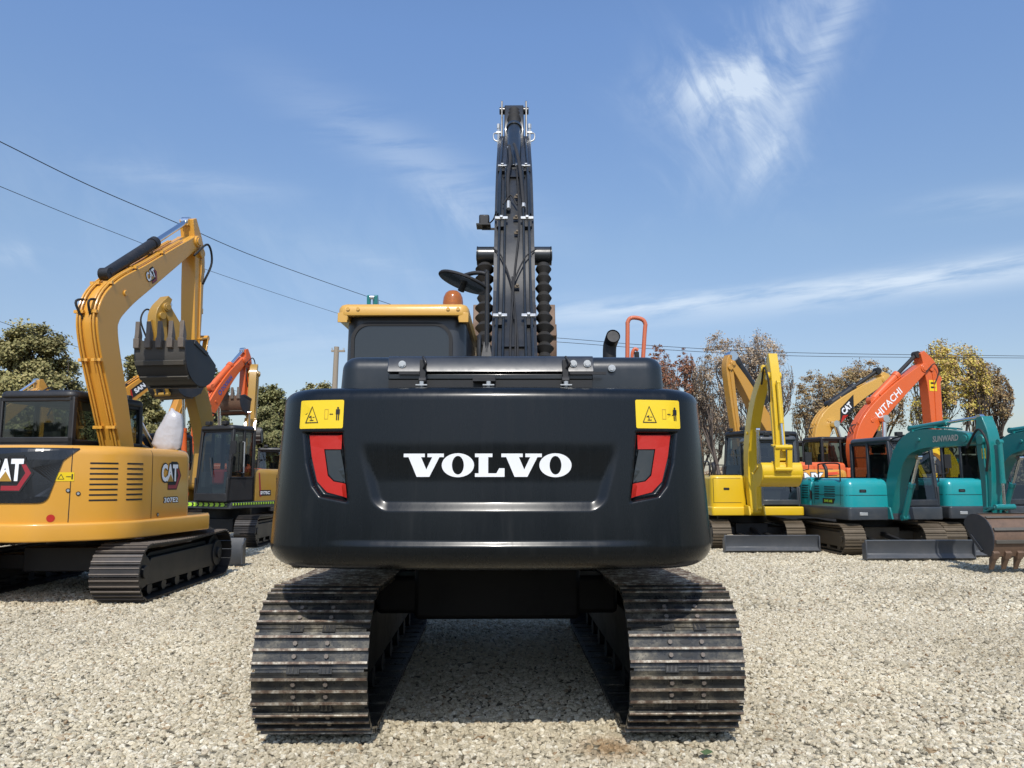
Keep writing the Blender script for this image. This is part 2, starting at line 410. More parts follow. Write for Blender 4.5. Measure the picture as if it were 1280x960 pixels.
def crawler(parent, xc, w, L, Hh, mat=('blktrack', 'blktrack'), pitch=.15, rotz=0, yc=0, detail=0, frame='black', gh=.02):
    """endless track about local y, centre yc; L overall length, Hh overall height"""
    rr = Hh / 2 - gh - .012; y0, y1 = yc - L / 2 + Hh / 2, yc + L / 2 - Hh / 2; zc = Hh / 2
    straight = y1 - y0; per = 2 * straight + 2 * PI * rr; n = max(12, round(per / pitch)); p = per / n
    def at(s):
        s %= per
        if s < straight:
            t = s / straight; sag = -.02 * math.sin(PI * t) * (L / 3)
            return Vector((0, y1 - s, zc + rr + sag)), Vector((0, -1, 0)), Vector((0, 0, 1))
        s -= straight
        if s < PI * rr:
            a = s / rr; return Vector((0, y0 - rr * math.sin(a), zc + rr * math.cos(a))), Vector((0, -math.cos(a), -math.sin(a))), Vector((0, -math.sin(a), math.cos(a)))
        s -= PI * rr
        if s < straight: return Vector((0, y0 + s, zc - rr)), Vector((0, 1, 0)), Vector((0, 0, -1))
        s -= straight; a = s / rr
        return Vector((0, y1 + rr * math.sin(a), zc - rr * math.cos(a))), Vector((0, math.cos(a), math.sin(a))), Vector((0, math.sin(a), -math.cos(a)))
    mb = M(); X = Vector((1, 0, 0)); rnd = random.Random(int(xc * 100))
    for i in range(n):
        c, t, nn = at(i * p); rot = Matrix((X, t, nn)).transposed(); c = c + X * xc
        def ob(s0, s1, h0, h1, x0=-w / 2, x1=w / 2, m=0):
            mb.obox(c + t * ((s0 + s1) / 2) + nn * ((h0 + h1) / 2) + X * ((x0 + x1) / 2), ((x1 - x0) / 2, (s1 - s0) / 2, (h1 - h0) / 2), rot, m)
        jx = rnd.uniform(-.002, .002) if detail else 0
        if detail:
            ob(-p / 2 + .008, p / 2 - .004, -.005, .007, -w / 2 + jx, w / 2 + jx)
            ob(p / 2 - .02, p / 2 + .012, -.012, -.001, -w / 2 + .02 + jx, w / 2 - .02 + jx)     # overlapping lip
            for s_ in (-p / 3, 0, p / 3):
                ob(s_ - .0085, s_ + .0085, .0075, gh - .003, -w / 2 + jx, w / 2 + jx, 0); ob(s_ - .006, s_ + .006, gh - .003, gh + .004, -w / 2 + jx, w / 2 + jx, 1)
            for s_ in (-p / 6, p / 6):
                for k in (-1, 1): mb.cyl(c + X * (k * .085) + t * s_ + nn * .007, c + X * (k * .085) + t * s_ + nn * .021, .0125, 6, 3)
                hole = [(.033 * math.cos(a) * (1), .0115 * math.sin(a)) for a in np.linspace(0, 2 * PI, 12, endpoint=False)]
                vs = [c + X * hx + t * (s_ + hy) + nn * .0095 for hx, hy in hole]; mb.add(vs, [tuple(range(12))], 2)
            for k in (-1, 1):      # notches that show the chain links between two shoes
                ob(p / 2 - .026, p / 2 + .020, -.001, .0085, k * .085 - .034, k * .085 + .034, 2)
                for q in (-.022, 0.0, .022): mb.cyl(c + X * (k * .085 + q) + t * (p / 2 - .022) + nn * .0, c + X * (k * .085 + q) + t * (p / 2 + .016) + nn * .002, .0095, 6, 0)
        else:
            ob(-p / 2 + .006, p / 2 - .006, -.012, .008)
            for s_ in (-p / 4, p / 4) if pitch < .14 else (-p / 3, 0, p / 3): ob(s_ - .007, s_ + .007, .008, gh, m=1)
    # chain under the shoes
    for k in (-1, 1):
        pts = [at(j * per / 60)[0] - at(j * per / 60)[2] * .05 + X * (xc + k * .075) for j in range(61)]
        for j in range(60): mb.bar(pts[j], pts[j + 1], .03, .07, 0, up=(1, 0, 0))
    name = 'crawler_track'
    o = mb.build(name, [mat[0], mat[1], 'ink', 'tooth'], parent, smooth=False, rotz=rotz)
    ri = rr - .06
    # long frame, wheels
    f = M(); fz0, fz1 = zc - rr * .55, zc + rr * .45; hw = w * .30
    prof = [(y0 + ri * .55, fz0), (y1 - ri * .2, fz0), (y1 + .02, zc), (y1 - ri * .4, fz1), (y0 + ri * .9, fz1), (y0 + ri * .5, zc + .02)]
    f.prism(prof, xc - hw, xc + hw); f.prism([(y0 + ri * 1.1, fz1), (y1 - ri * .7, fz1), (y1 - ri * .9, fz1 + .05), (y0 + ri * 1.4, fz1 + .05)], xc - hw * .5, xc + hw * .5)
    f.build('track_frame', frame, o, bevel=.008)
    for nm, yy in (('drive_sprocket', y0), ('idler_wheel', y1)):
        g = M(); g.cyl((xc - hw * .75, yy, zc), (xc + hw * .75, yy, zc), ri, 28); g.cyl((xc - hw * 1.12, yy, zc), (xc + hw * 1.12, yy, zc), ri * .72, 24); g.cyl((xc - hw * 1.3, yy, zc), (xc + hw * 1.3, yy, zc), ri * .3, 16)
        g.build(nm, frame, o, bevel=.006)
    nr = max(3, int((y1 - y0) / .38)); 
    for i in range(nr):
        yy = y0 + (y1 - y0) * (i + .6) / nr; g = M(); g.cyl((xc - hw * .96, yy, zc - rr + .10), (xc + hw * .96, yy, zc - rr + .10), .07, 14)
        g.build('track_roller', frame, o)
    return o

def bucket(parent, piv, rot, size, w, x=0, mats=('bucket', 'bucketside', 'tooth'), strips=3, nteeth=5, label=None):
    base = [(-.02, .06), (.12, .10), (.34, .04), (.52, -.16), (.60, -.42), (.54, -.70), (.34, -.92), (.02, -1.06)]
    S = catmull(base, 4); ca, sa = math.cos(rot), math.sin(rot)
    def tr(p): y, z = p[0] * size, p[1] * size; return (piv[0] + y * ca - z * sa, piv[1] + y * sa + z * ca)
    mb = M(); n = len(S); th = .025 / size
    inn = []
    for i, p in enumerate(S):
        a, b = S[max(i - 1, 0)], S[min(i + 1, n - 1)]; d = Vector((b[0] - a[0], b[1] - a[1])).normalized(); nn = Vector((d.y, -d.x)); inn.append((p[0] + nn.x * th, p[1] + nn.y * th))
    poly = [tr(p) for p in S] + [tr(p) for p in inn[::-1]]
    mb.prism(poly, x - w / 2, x + w / 2, 0)
    side = [tr(p) for p in S] + [tr((-.12, -.80)), tr((-.10, -.3))]
    for sx in (-1, 1):
        a = x + sx * w / 2; mb.prism(side, min(a, a + sx * .02), max(a, a + sx * .02), 1)
        e = [tr((-.12, -.80)), tr((-.10, -.3)), tr((-.03, -.3)), tr((-.04, -.80))]; mb.prism(e, min(a, a + sx * .035), max(a, a + sx * .035), 1)
    # wear strips across the shell
    for k in range(strips):
        i = int(len(S) * (.36 + .155 * k)); 
        if i + 2 < len(S):
            q = [tr(S[i]), tr(S[i + 1]), tr((S[i + 1][0] * 1.07 + .002, S[i + 1][1] * 1.045)), tr((S[i][0] * 1.07 + .002, S[i][1] * 1.045))]; mb.prism(q, x - w / 2 + .005, x + w / 2 - .005, 2)
    for sx in (-1, 1):   # hinge ears
        a = x + sx * .13 * (w / 1.0) ; mb.prism([tr((-.1, .02)), tr((-.06, .16)), tr((.28, .22)), tr((.40, .02)), tr((.1, .0))], a - .015, a + .015, 1)
    o = mb.build('bucket', [mats[0], mats[1], mats[0] if mats[0] == 'kom' else 'strip'], parent, bevel=.006, smooth=True, ang=30)
    if label: o['label'] = label
    for k in range(nteeth):
        xx = x - w / 2 + .04 + (w - .08) * k / (nteeth - 1); t = M(); tw = w * .042
        P = [(.12, -1.06), (.02, -1.12), (-.10, -1.14), (-.30, -1.20), (-.30, -1.18), (-.10, -1.02), (.04, -.99)]
        t.prism([tr(p) for p in P], xx - tw, xx + tw); t.prism([tr(p) for p in [(.16, -1.0), (.16, -1.07), (.0, -1.13), (-.02, -1.0)]], xx - tw * 1.35, xx + tw * 1.35)
        t.build('tooth', mats[2], o, bevel=.006)
    return o

def cab(parent, x0, x1, y0, y1, z0, z1, belt, mat='cabgrey', gl='glass', roofmat=None, front_low=True, seatx=None, slant=.12, post=.07):
    mb = M(); rb = .05
    def Yf(z): return y1 - slant * max(0, (z - belt)) / (z1 - belt)
    # lower panels
    mb.box(x0, x0 + .04, y0, y1, z0, belt); mb.box(x1 - .04, x1, y0, y1, z0, belt); mb.box(x0, x1, y0, y0 + .04, z0, belt)
    mb.box(x0 + .04, x1 - .04, y1 - .04, y1, z0, z0 + (belt - z0) * (.35 if front_low else 1)); mb.box(x0, x1, y0, y1, z0, z0 + .05)
    zt = z1 - .09
    for px in (x0, x1 - post):
        mb.add([(px, y1 - post, z0), (px + post, y1 - post, z0), (px + post, y1, z0), (px, y1, z0), (px, y1 - post - slant, zt), (px + post, y1 - post - slant, zt), (px + post, y1 - slant, zt), (px, y1 - slant, zt)],
               [(0, 3, 2, 1), (4, 5, 6, 7), (0, 1, 5, 4), (1, 2, 6, 5), (2, 3, 7, 6), (3, 0, 4, 7)])
        mb.box(px, px + post, y0, y0 + post, z0, zt)
    ym = y0 + (y1 - y0) * .42
    for px in (x0, x1 - .05): mb.box(px, px + .05, ym - .03, ym + .03, belt, zt)
    mb.box(x0 + .02, x1 - .02, y0, y1 - slant, zt - .06, zt)
    for px in (x0, x1 - .045): mb.box(px, px + .045, y0, y1 - slant * .5, belt - .05, belt + .02)
    mb.box(x0, x1, y0, y0 + .045, belt - .05, belt + .05)
    o = mb.build('cab', mat, parent, bevel=.012)
    r = M(); loftplan(r, roundplan([(x0 - .015, y0 - .02, .14), (x1 + .015, y0 - .02, .14), (x1 + .015, y1 - slant + .05, .12), (x0 - .015, y1 - slant + .05, .12)]), rprof(zt - .015, z1, .03, .07)); r.build('roof', roofmat or mat, o)
    def pane(vs, nm='window_pane'):
        g = M(); g.add(vs, [(0, 1, 2, 3)]); return g.build(nm, gl, o, smooth=False)
    i = .022
    pane([(x0 + post, y0 + i, belt), (x1 - post, y0 + i, belt), (x1 - post, y0 + i, zt - .05), (x0 + post, y0 + i, zt - .05)])
    pane([(x0 + post, y1 - i, z0 + (belt - z0) * .35), (x1 - post, y1 - i, z0 + (belt - z0) * .35), (x1 - post, y1 - i - slant, zt - .05), (x0 + post, y1 - i - slant, zt - .05)])
    for px in (x0 + i, x1 - i):
        pane([(px, y0 + post, belt), (px, ym, belt), (px, ym, zt - .05), (px, y0 + post, zt - .05)])
        pane([(px, ym, belt), (px, y1 - post, belt), (px, y1 - post - slant, zt - .05), (px, ym, zt - .05)])
    s = M(); sx = (x0 + x1) / 2; sy = y0 + (y1 - y0) * .42
    s.box(sx - .24, sx + .24, sy - .25, sy + .25, z0 + .35, z0 + .5); s.box(sx - .23, sx + .23, sy - .34, sy - .22, z0 + .45, z0 + 1.02); s.box(sx - .13, sx + .13, sy - .35, sy - .26, z0 + 1.05, z0 + 1.25)
    s.box(sx - .2, sx + .2, sy - .2, sy + .2, z0 + .05, z0 + .35); s.box(sx - .38, sx - .26, sy - .2, sy + .35, z0 + .3, z0 + .62); s.box(sx + .26, sx + .38, sy - .2, sy + .35, z0 + .3, z0 + .62)
    for k in (-.32, .32): s.cyl((sx + k, sy + .3, z0 + .6), (sx + k, sy + .34, z0 + .85), .02, 8)
    s.build('driver_seat', 'seat', o, bevel=.03)
    g = M(); xx = x0 - .03
    g.tube([(xx + .03, ym + .06, belt + .1), (xx - .02, ym + .06, belt + .1), (xx - .02, ym + .06, belt + .75), (xx + .03, ym + .06, belt + .75)], .013, 8); g.build('grab_handle', 'silver', o)
    return o

def exc(name, label, cat, loc, heading, P, group=None):
    """a complete tracked excavator. local frame: y forward, x to the operator's right"""
    root = empty(name, (loc[0], loc[1], 0), heading); tag(root, label, cat, group)
    g = lambda k, d=None: P.get(k, d)
    D = R(-g('under', 0)); body = g('body', 'cat'); boomc = g('boomc', body)
    tw, gauge, TL, TH = g('tw', .45), g('gauge', 1.75), g('TL', 2.9), g('TH', .66)
    O = {}
    for sx in (-1, 1):
        O['track%d' % sx] = crawler(root, sx * gauge / 2, tw, TL, TH, g('trackmat', ('blktrack', 'blktrack')), g('pitch', .13), D, g('ty', 0), frame=g('framec', 'black'))
    zd = g('zd', TH + .12); uw, tail, zt = g('uw', 1.0), g('tail', 1.7), g('zt', 1.75); xb = g('xb', .1)
    u = M(); xi = gauge / 2 - tw / 2 + .06
    u.box(-xi * .55, xi * .55, -.7, .7, TH * .42, TH * .85); u.box(-xi - .04, xi + .04, -.62, -.3, TH * .45, TH * .72); u.box(-xi - .04, xi + .04, .3, .62, TH * .45, TH * .72)
    u.build('undercarriage_frame', g('framec', 'black'), root, bevel=.015, rotz=D)
    u = M(); u.cyl((0, 0, TH * .85), (0, 0, zd - .01), .52, 36); u.build('slewing_ring', 'black', root)
    # deck
    d = M(); dp = g('deckplan') or [(-uw, -tail * .72, .3), (-uw * .45, -tail, .5), (uw * .45, -tail, .5), (uw, -tail * .72, .3), (uw, g('fy', 1.0), .06), (-uw, g('fy', 1.0), .06)]
    loftplan(d, roundplan(dp), rprof(zd, g('zdk', zd + .16), .02, .03)); O['deck'] = d.build('deck', g('deckc', body), root, ang=40)
    # engine cover
    c = M(); cp = g('coverplan') or [(-uw + .02, -tail * .70, .3), (-uw * .45, -tail + .04, .5), (uw * .45, -tail + .04, .5), (uw - .02, -tail * .70, .3), (uw - .02, g('cy', -.3), .06), (-uw + .02, g('cy', -.3), .06)]
    loftplan(c, roundplan(cp), rprof(g('zdk', zd + .16) - .004, zt, .005, g('cr', .12), g('ctap', .02), 6)); O['cover'] = c.build('engine_cover', g('coverc', body), root, ang=40)
    if g('sidebox', True):
        c = M(); sx0 = g('sbx', xb + .28); loftplan(c, roundplan([(sx0, g('cy', -.3) + .01, .03), (uw - .02, g('cy', -.3) + .01, .03), (uw - .02, g('fy', 1.0) - .08, .15), (sx0, g('fy', 1.0) - .08, .08)]), rprof(g('zdk', zd + .16) - .004, g('zs', zt - .15), .005, g('cr2', .08), .01, 6))
        O['side'] = c.build('side_cover', g('sidec', g('coverc', body)), root, ang=40)
    cx0, cx1, cy0, cy1 = g('cab', (-uw, xb - .28, -.28, 1.05)); 
    if g('hascab', True): O['cab'] = cab(root, cx0, cx1, cy0, cy1, g('zdk', zd + .16), g('zcab', 2.6), g('belt', g('zdk', zd + .16) + .62), g('cabc', 'cabgrey'), g('gl', 'glass'))
    # boom
    bp = g('boom'); bw = g('bw', .3); poly, top, bot = sweep(bp)
    b = M(); b.prism(poly, xb - bw / 2, xb + bw / 2)
    for s_ in (0, -1):
        q = bp[s_]; b.cyl((xb - bw / 2 - .03, q[0], q[1]), (xb + bw / 2 + .03, q[0], q[1]), q[2] * .95, 22)
    O['boom'] = b.build('boom', boomc, root, bevel=.012)
    # pipes on the boom
    for k in g('pipes', (-1, 1)):
        n_ = len(top); pts = [(xb + k * bw * .22, top[i][0] , top[i][1]) for i in range(2, n_ - 3)]
        pp = []
        for i, p in enumerate(pts):
            a, b_ = pts[max(i - 1, 0)], pts[min(i + 1, len(pts) - 1)]; dd = Vector((b_[1] - a[1], b_[2] - a[2])).normalized(); pp.append((p[0], p[1] - dd.y * .03, p[2] + dd.x * .03))
        h = M(); h.tube(pp, g('pr', .014), 8)
        for i in range(2, len(pp), 6): h.obox(Vector(pp[i]) , (.045, .02, .02), Matrix.Identity(3))
        h.build('hydraulic_pipe', g('pipec', boomc), O['boom'])
    fy_, fz_ = bp[0][0], bp[0][1]
    # boom foot bracket
    b = M(); b.prism([(fy_ - .35, zd + .02), (fy_ + .22, zd + .02), (fy_ + .16, fz_ + .1), (fy_ - .12, fz_ + .12)], xb - bw / 2 - .07, xb - bw / 2 - .032); b.prism([(fy_ - .35, zd + .02), (fy_ + .22, zd + .02), (fy_ + .16, fz_ + .1), (fy_ - .12, fz_ + .12)], xb + bw / 2 + .032, xb + bw / 2 + .07)
    b.build('boom_bracket', g('brackc', boomc), root, bevel=.008)
    # arm
    ap = g('arm'); aw = g('aw', bw * .8)
    poly2, _, _ = sweep(ap, 5); a = M(); a.prism(poly2, xb - aw / 2, xb + aw / 2)
    a.cyl((xb - aw / 2 - .05, ap[1][0], ap[1][1]), (xb + aw / 2 + .05, ap[1][0], ap[1][1]), .08, 16)
    O['arm'] = a.build('arm', g('armc', boomc), root, bevel=.01)
    # rams
    rc = g('rc', .055); bc = g('boomcyl')
    if bc:
        for s_ in g('bcx', (0,)): hyd(root, 'boom_cylinder', bc[0], bc[1], rc * 1.05, .55, g('cylc', 'black'), x=xb + s_)
    ac = g('armcyl')
    if ac: hyd(root, 'arm_cylinder', ac[0], ac[1], rc, g('acf', .6), g('cylc2', g('cylc', 'black')), g('rodc', 'chrome'), x=xb)
    kc = g('bktcyl')
    if kc: hyd(root, 'bucket_cylinder', kc[0], kc[1], rc * .8, g('kcf', .62), g('cylc3', boomc), x=xb)
    bk = g('bucket')
    if bk:
        O['bucket'] = bucket(root, bk['piv'], bk['rot'], bk['size'], bk['w'], xb + bk.get('dx', 0), bk.get('mats', ('bucket', 'bucketside', 'tooth')), bk.get('strips', 3), bk.get('n', 5), bk.get('label'))
        E_ = ap[-1]; L_ = M(); k = kc[1] if kc else (E_[0], E_[1] + .3)
        ca, sa = math.cos(bk['rot']), math.sin(bk['rot']); s = bk['size']; hp = (bk['piv'][0] + (.30 * ca - .15 * sa) * s, bk['piv'][1] + (.30 * sa + .15 * ca) * s)
        for sx in (-1, 1):
            L_.bar((xb + sx * (aw / 2 + .03), k[0], k[1]), (xb + sx * (aw / 2 + .03), hp[0], hp[1]), .03, .09, up=(1, 0, 0))
            q = ap[-2]; t = .35; m_ = (E_[0] * (1 - t) + q[0] * t, E_[1] * (1 - t) + q[1] * t)
            L_.bar((xb + sx * (aw / 2 + .03), k[0], k[1]), (xb + sx * (aw / 2 + .03), m_[0], m_[1]), .03, .08, up=(1, 0, 0))
        L_.cyl((xb - aw / 2 - .07, *k), (xb + aw / 2 + .07, *k), .045, 12); L_.cyl((xb - aw / 2 - .07, *hp), (xb + aw / 2 + .07, *hp), .04, 12); L_.cyl((xb - aw / 2 - .08, *bk['piv']), (xb + aw / 2 + .08, *bk['piv']), .05, 12)
        L_.build('bucket_linkage', g('linkc', boomc), root, bevel=.006)
    bl = g('blade')
    if bl:
        w_, h_, yb = bl['w'], bl['h'], bl['y']; m = M()
        prof = [(yb + .10, .02), (yb + .14, .06), (yb + .055, h_ * .35), (yb + .05, h_ * .65), (yb + .11, h_), (yb + .07, h_ + .012), (yb, h_ * .66), (yb, h_ * .34), (yb + .06, .02)]
        z_ = bl.get('z', .0); prof = [(p[0], p[1] + z_) for p in prof]
        m.prism(prof, -w_ / 2, w_ / 2)
        for sx in (-1, 1): m.prism([(yb - .02, .03 + z_), (yb + .13, .03 + z_), (yb + .13, h_ + z_), (yb - .02, h_ * .8 + z_)], sx * w_ / 2 - .012, sx * w_ / 2 + .012)
        o = m.build('dozer_blade', bl.get('c', 'blade'), root, bevel=.006, rotz=D)
        m = M()
        for sx in (-1, 1): m.bar((sx * .28, .5, TH * .45), (sx * .28, yb + .01, h_ * .5 + z_), .09, .12); 
        m.bar((0, .4, TH * .7), (0, yb + .02, h_ * .62 + z_), .08, .08); m.box(-.3, .3, yb - .25, yb - .12, h_ * .35 + z_, h_ * .62 + z_)
        m.build('blade_arm', bl.get('ac', 'black'), o, bevel=.008)
    # exhaust, fuel cap and rails that most machines carry
    if g('exh', True):
        m = M(); ex = g('ex', (uw * .45, -tail * .45)); m.tube([(ex[0], ex[1], zt - .03), (ex[0], ex[1], zt + .16), (ex[0], ex[1] - .08, zt + .26)], .035, 12, smooth=4); m.build('exhaust_pipe', 'black', root)
    if g('hoses', True):
        q = bp[len(bp) // 2]; m = M()
        t0 = top[int(len(top) * .35)]
        for k in (-1, 1): m.tube([(xb + k * .06, t0[0], t0[1] + .0), (xb + k * .09, t0[0] - .1, t0[1] + .22), (xb + k * .05, t0[0] + .25, t0[1] + .3)], .016, 8, smooth=6)
        P_ = ap[1]; m.tube([(xb + bw / 2 + .03, P_[0] - .28, P_[1] - .12), (xb + aw / 2 + .1, P_[0] + .05, P_[1] + .16), (xb + aw / 2 + .09, P_[0] + .22, P_[1] - .1), (xb + aw / 2 + .03, P_[0] + .08, P_[1] - .5)], .018, 8, smooth=6)
        m.build('hydraulic_hose', 'rubber', root)
    extras(root, O, P, dict(uw=uw, tail=tail, zt=zt, zdk=g('zdk', zd + .16), fy=g('fy', 1.0), cy=g('cy', -.3), xb=xb, bw=bw, bp=bp, top=top, bot=bot))
    return root, O
def extras(root, O, P, q):
    uw, zt, zdk, fy, cy, tail = q['uw'], q['zt'], q['zdk'], q['fy'], q['cy'], q['tail']; zm = (zt + zdk) / 2; hh = zt - zdk - .1
    plain = P.get('plain', False)
    if P.get('sidebox', True):
        sb = bvh_of(O['side']); zs = P.get('zs', zt - .15); hs = zs - zdk - .1; zc_ = (zs + zdk) / 2 - .02
        for yy in (cy + .12, fy - .30): decal('panel_seam', [(*rectp(.009, hs), 0, 0, 0, 0)], (uw, yy, zc_), (0, 1, 0), (0, 0, 1), sb, ['ink'], O['side'], .003, .1)
        for k in range(5): decal('vent', [(*rectp((fy - cy) * .28, .016, .004), 0, 0, 0, 0)], (uw, (fy + cy) / 2, zc_ + hs * .28 - .045 * k), (0, 1, 0), (0, 0, 1), sb, ['ink'], O['side'], .003, .1)
        m = M(); x_ = uw - .06; m.tube([(x_, cy + .25, zs - .03), (x_, cy + .25, zs + .22), (x_, cy + .32, zs + .28), (x_, fy - .42, zs + .28), (x_, fy - .34, zs + .2), (x_, fy - .34, zs - .06)], .014, 8, smooth=5); m.build('handrail', 'black', root)
        cb_ = bvh_of(O['cover'])
        for sx in (-1, 1):
            for yy in (-tail * .62, -tail * .25): decal('panel_seam', [(*rectp(.009, hh), 0, 0, 0, 0)], (sx * uw, yy, zm - .02), (0, sx, 0), (0, 0, 1), cb_, ['ink'], O['cover'], .003, .1)
            for k in range(6): decal('vent', [(*rectp(tail * .2, .016, .004), 0, 0, 0, 0)], (sx * uw, -tail * .44, zm + hh * .25 - .05 * k), (0, sx, 0), (0, 0, 1), cb_, ['ink'], O['cover'], .003, .1)
    # hydraulic line down the arm, grease fittings and weld plates
    ap = P['arm']; aw = P.get('aw', P.get('bw', .3) * .8); xb = q['xb']
    for s_ in (-1, 1):
        m = M(); pts = [(xb + s_ * (aw / 2 + .015), a[0] + .02, a[1]) for a in ap[1:]]; m.tube(pts, .012, 8, smooth=4); m.build('arm_pipe', P.get('armc', P.get('boomc', P.get('body', 'cat'))), O['arm'])
    b = P['boom']; bw = P.get('bw', .3)
    for s_ in (-1, 1):
        m = M(); k = len(b) // 2
        for i in (0, k, len(b) - 1): m.cyl((xb + s_ * (bw / 2 - .01), b[i][0], b[i][1]), (xb + s_ * (bw / 2 + (.045 if i != k else .02)), b[i][0], b[i][1]), b[i][2] * (.62 if i != k else .2), 16)
        m.build('pin_boss', P.get('boomc', P.get('body', 'cat')), O['boom'], bevel=.006)
    if 'cab' in O:
        cx0, cx1, cy0, cy1 = P.get('cab', (-uw, xb - .28, -.28, 1.05)); zc = P.get('zcab', 2.6)
        m = M(); m.tube([(cx0 + .02, cy1 - .1, zc - .75), (cx0 - .16, cy1 + .06, zc - .70), (cx0 - .17, cy1 + .06, zc - .6)], .011, 8); m.obox((cx0 - .17, cy1 + .05, zc - .48), (.07, .015, .13), Matrix.Identity(3)); m.build('side_mirror', 'black', O['cab'], bevel=.006)
        m = M()
        for k in (.25, .75): m.box(cx0 + (cx1 - cx0) * k - .06, cx0 + (cx1 - cx0) * k + .06, cy1 - .16, cy1 - .06, zc + .005, zc + .085)
        m.build('cab_lamp', 'black', O['cab'], bevel=.01)
        m = M(); m.tube([(cx0 + (cx1 - cx0) * .5, cy1 - .02, P.get('belt', 1.5) + .02), (cx0 + (cx1 - cx0) * .62, cy1 - .06, P.get('belt', 1.5) + .42)], .01, 6); m.build('wiper', 'ink', O['cab'])

# ================================================================== the large black excavator
def smooth01(t): t = np.clip(t, 0, 1); return t * t * (3 - 2 * t)
def chamf(t):      # straight chamfer with slightly eased edges
    t = np.clip(t, 0, 1); return .85 * t + .15 * t * t * (3 - 2 * t)
def poly_sdf(px, pz, poly):
    d = np.full(px.shape, 1e9); inside = np.zeros(px.shape, bool); n = len(poly)
    for i in range(n):
        ax, az = poly[i]; bx, bz = poly[(i + 1) % n]
        ex, ez = bx - ax, bz - az; wx, wz = px - ax, pz - az
        t = np.clip((wx * ex + wz * ez) / (ex * ex + ez * ez), 0, 1)
        d = np.minimum(d, np.hypot(wx - ex * t, wz - ez * t))
        c = ((az > pz) != (bz > pz)) & (px < (bx - ax) * (pz - az) / (bz - az + 1e-12) + ax); inside ^= c
    return np.where(inside, -d, d)
V = empty('large_excavator', (0, 5.95, 0), 1.2)
tag(V, 'black large excavator seen from behind, white lettering on its counterweight, yellow cab roof', 'excavator')
HW = 1.205
def cw_plan():
    xs = np.linspace(-HW, HW, 3001); ax = np.abs(xs)
    c = np.clip((ax - (HW - .29)) / .29, 0, 1)
    y = -2.1 + .10 * xs ** 2 + .33 * (1 - np.sqrt(1 - c * c * .9999))
    y0 = y[0]; side = [(-HW, yy) for yy in np.linspace(-1.1, y0, 12)[:-1]]
    pts = side + list(zip(xs, y)) + [(-p[0], p[1]) for p in side[::-1]]
    P = np.array(pts); s = np.r_[0, np.cumsum(np.hypot(*np.diff(P, axis=0).T))]
    n = int(s[-1] / .0075); t = np.linspace(0, s[-1], n)
    return np.c_[np.interp(t, s, P[:, 0]), np.interp(t, s, P[:, 1])]
def build_counterweight():
    P = cw_plan(); T = np.gradient(P, axis=0); T /= np.hypot(*T.T)[:, None]; N = np.c_[T[:, 1], -T[:, 0]]
    prof = []
    for a in np.linspace(0, PI / 2, 14): prof.append((.985 + .12 * (1 - math.cos(a)), .13 * (1 - math.sin(a))))
    prof.insert(0, (.982, .22))
    for z in np.arange(1.108, 1.85, .0045): prof.append((z, .052 * (z - 1.105) / .75))
    for a in np.linspace(0, PI / 2, 12)[1:]: prof.append((1.85 + .07 * math.sin(a), .052 + .085 * (1 - math.cos(a))))
    for d in (.18, .24, .32): prof.append((1.92 + (d - .137) * .10, d))
    Z = np.array([p[0] for p in prof]); I = np.array([p[1] for p in prof])
    X = P[:, 0][None, :] - N[:, 0][None, :] * I[:, None]; Y = P[:, 1][None, :] - N[:, 1][None, :] * I[:, None]; ZZ = np.repeat(Z[:, None], len(P), 1)
    ax = np.abs(X); disp = np.zeros_like(X)
    # recessed centre panel
    qx = ax - (.575 + (ZZ - 1.285) * .30); qz = 1.283 - ZZ; r = .075
    d = np.minimum(np.maximum(qx + r, qz + r), 0) + np.hypot(np.maximum(qx + r, 0), np.maximum(qz + r, 0)) - r
    fade = 1 - smooth01((ZZ - 1.42) / .22)
    disp -= .0215 * chamf(-d / .045) * fade
    # low ledge
    disp += .0115 * (1 - chamf((ZZ - 1.113) / .024)) * (1 - smooth01((ax - .45) / .4)) * smooth01((ZZ - .99) / .08)
    # soft crease near the top
    # light pockets
    pk = [(.755, 1.685), (.972, 1.685), (.945, 1.52), (.905, 1.405), (.862, 1.352), (.715, 1.325)]
    sd = poly_sdf(ax, ZZ, pk); disp -= .034 * smooth01((-sd + .004) / .022)
    X = X + N[:, 0][None, :] * disp; Y = Y + N[:, 1][None, :] * disp
    nu, nv = X.shape[1], X.shape[0]; mb = M()
    mb.v = list(map(tuple, np.stack([X, Y, ZZ], -1).reshape(-1, 3)))
    i, j = np.meshgrid(np.arange(nv - 1), np.arange(nu - 1), indexing='ij'); a = i * nu + j
    mb.f = list(map(tuple, np.stack([a, a + 1, a + nu + 1, a + nu], -1).reshape(-1, 4))); mb.m = [0] * len(mb.f)
    mb.f.append(tuple((nv - 1) * nu + k for k in range(nu))); mb.f.append(tuple(k for k in range(nu))[::-1]); mb.m += [0, 0]
    mb.f.append(tuple([k * nu for k in range(nv)] + [k * nu + nu - 1 for k in range(nv)][::-1])); mb.m += [0]
    return mb.build('counterweight', 'volvo', V, ang=50)
CW = build_counterweight(); CWB = bvh_of(CW)

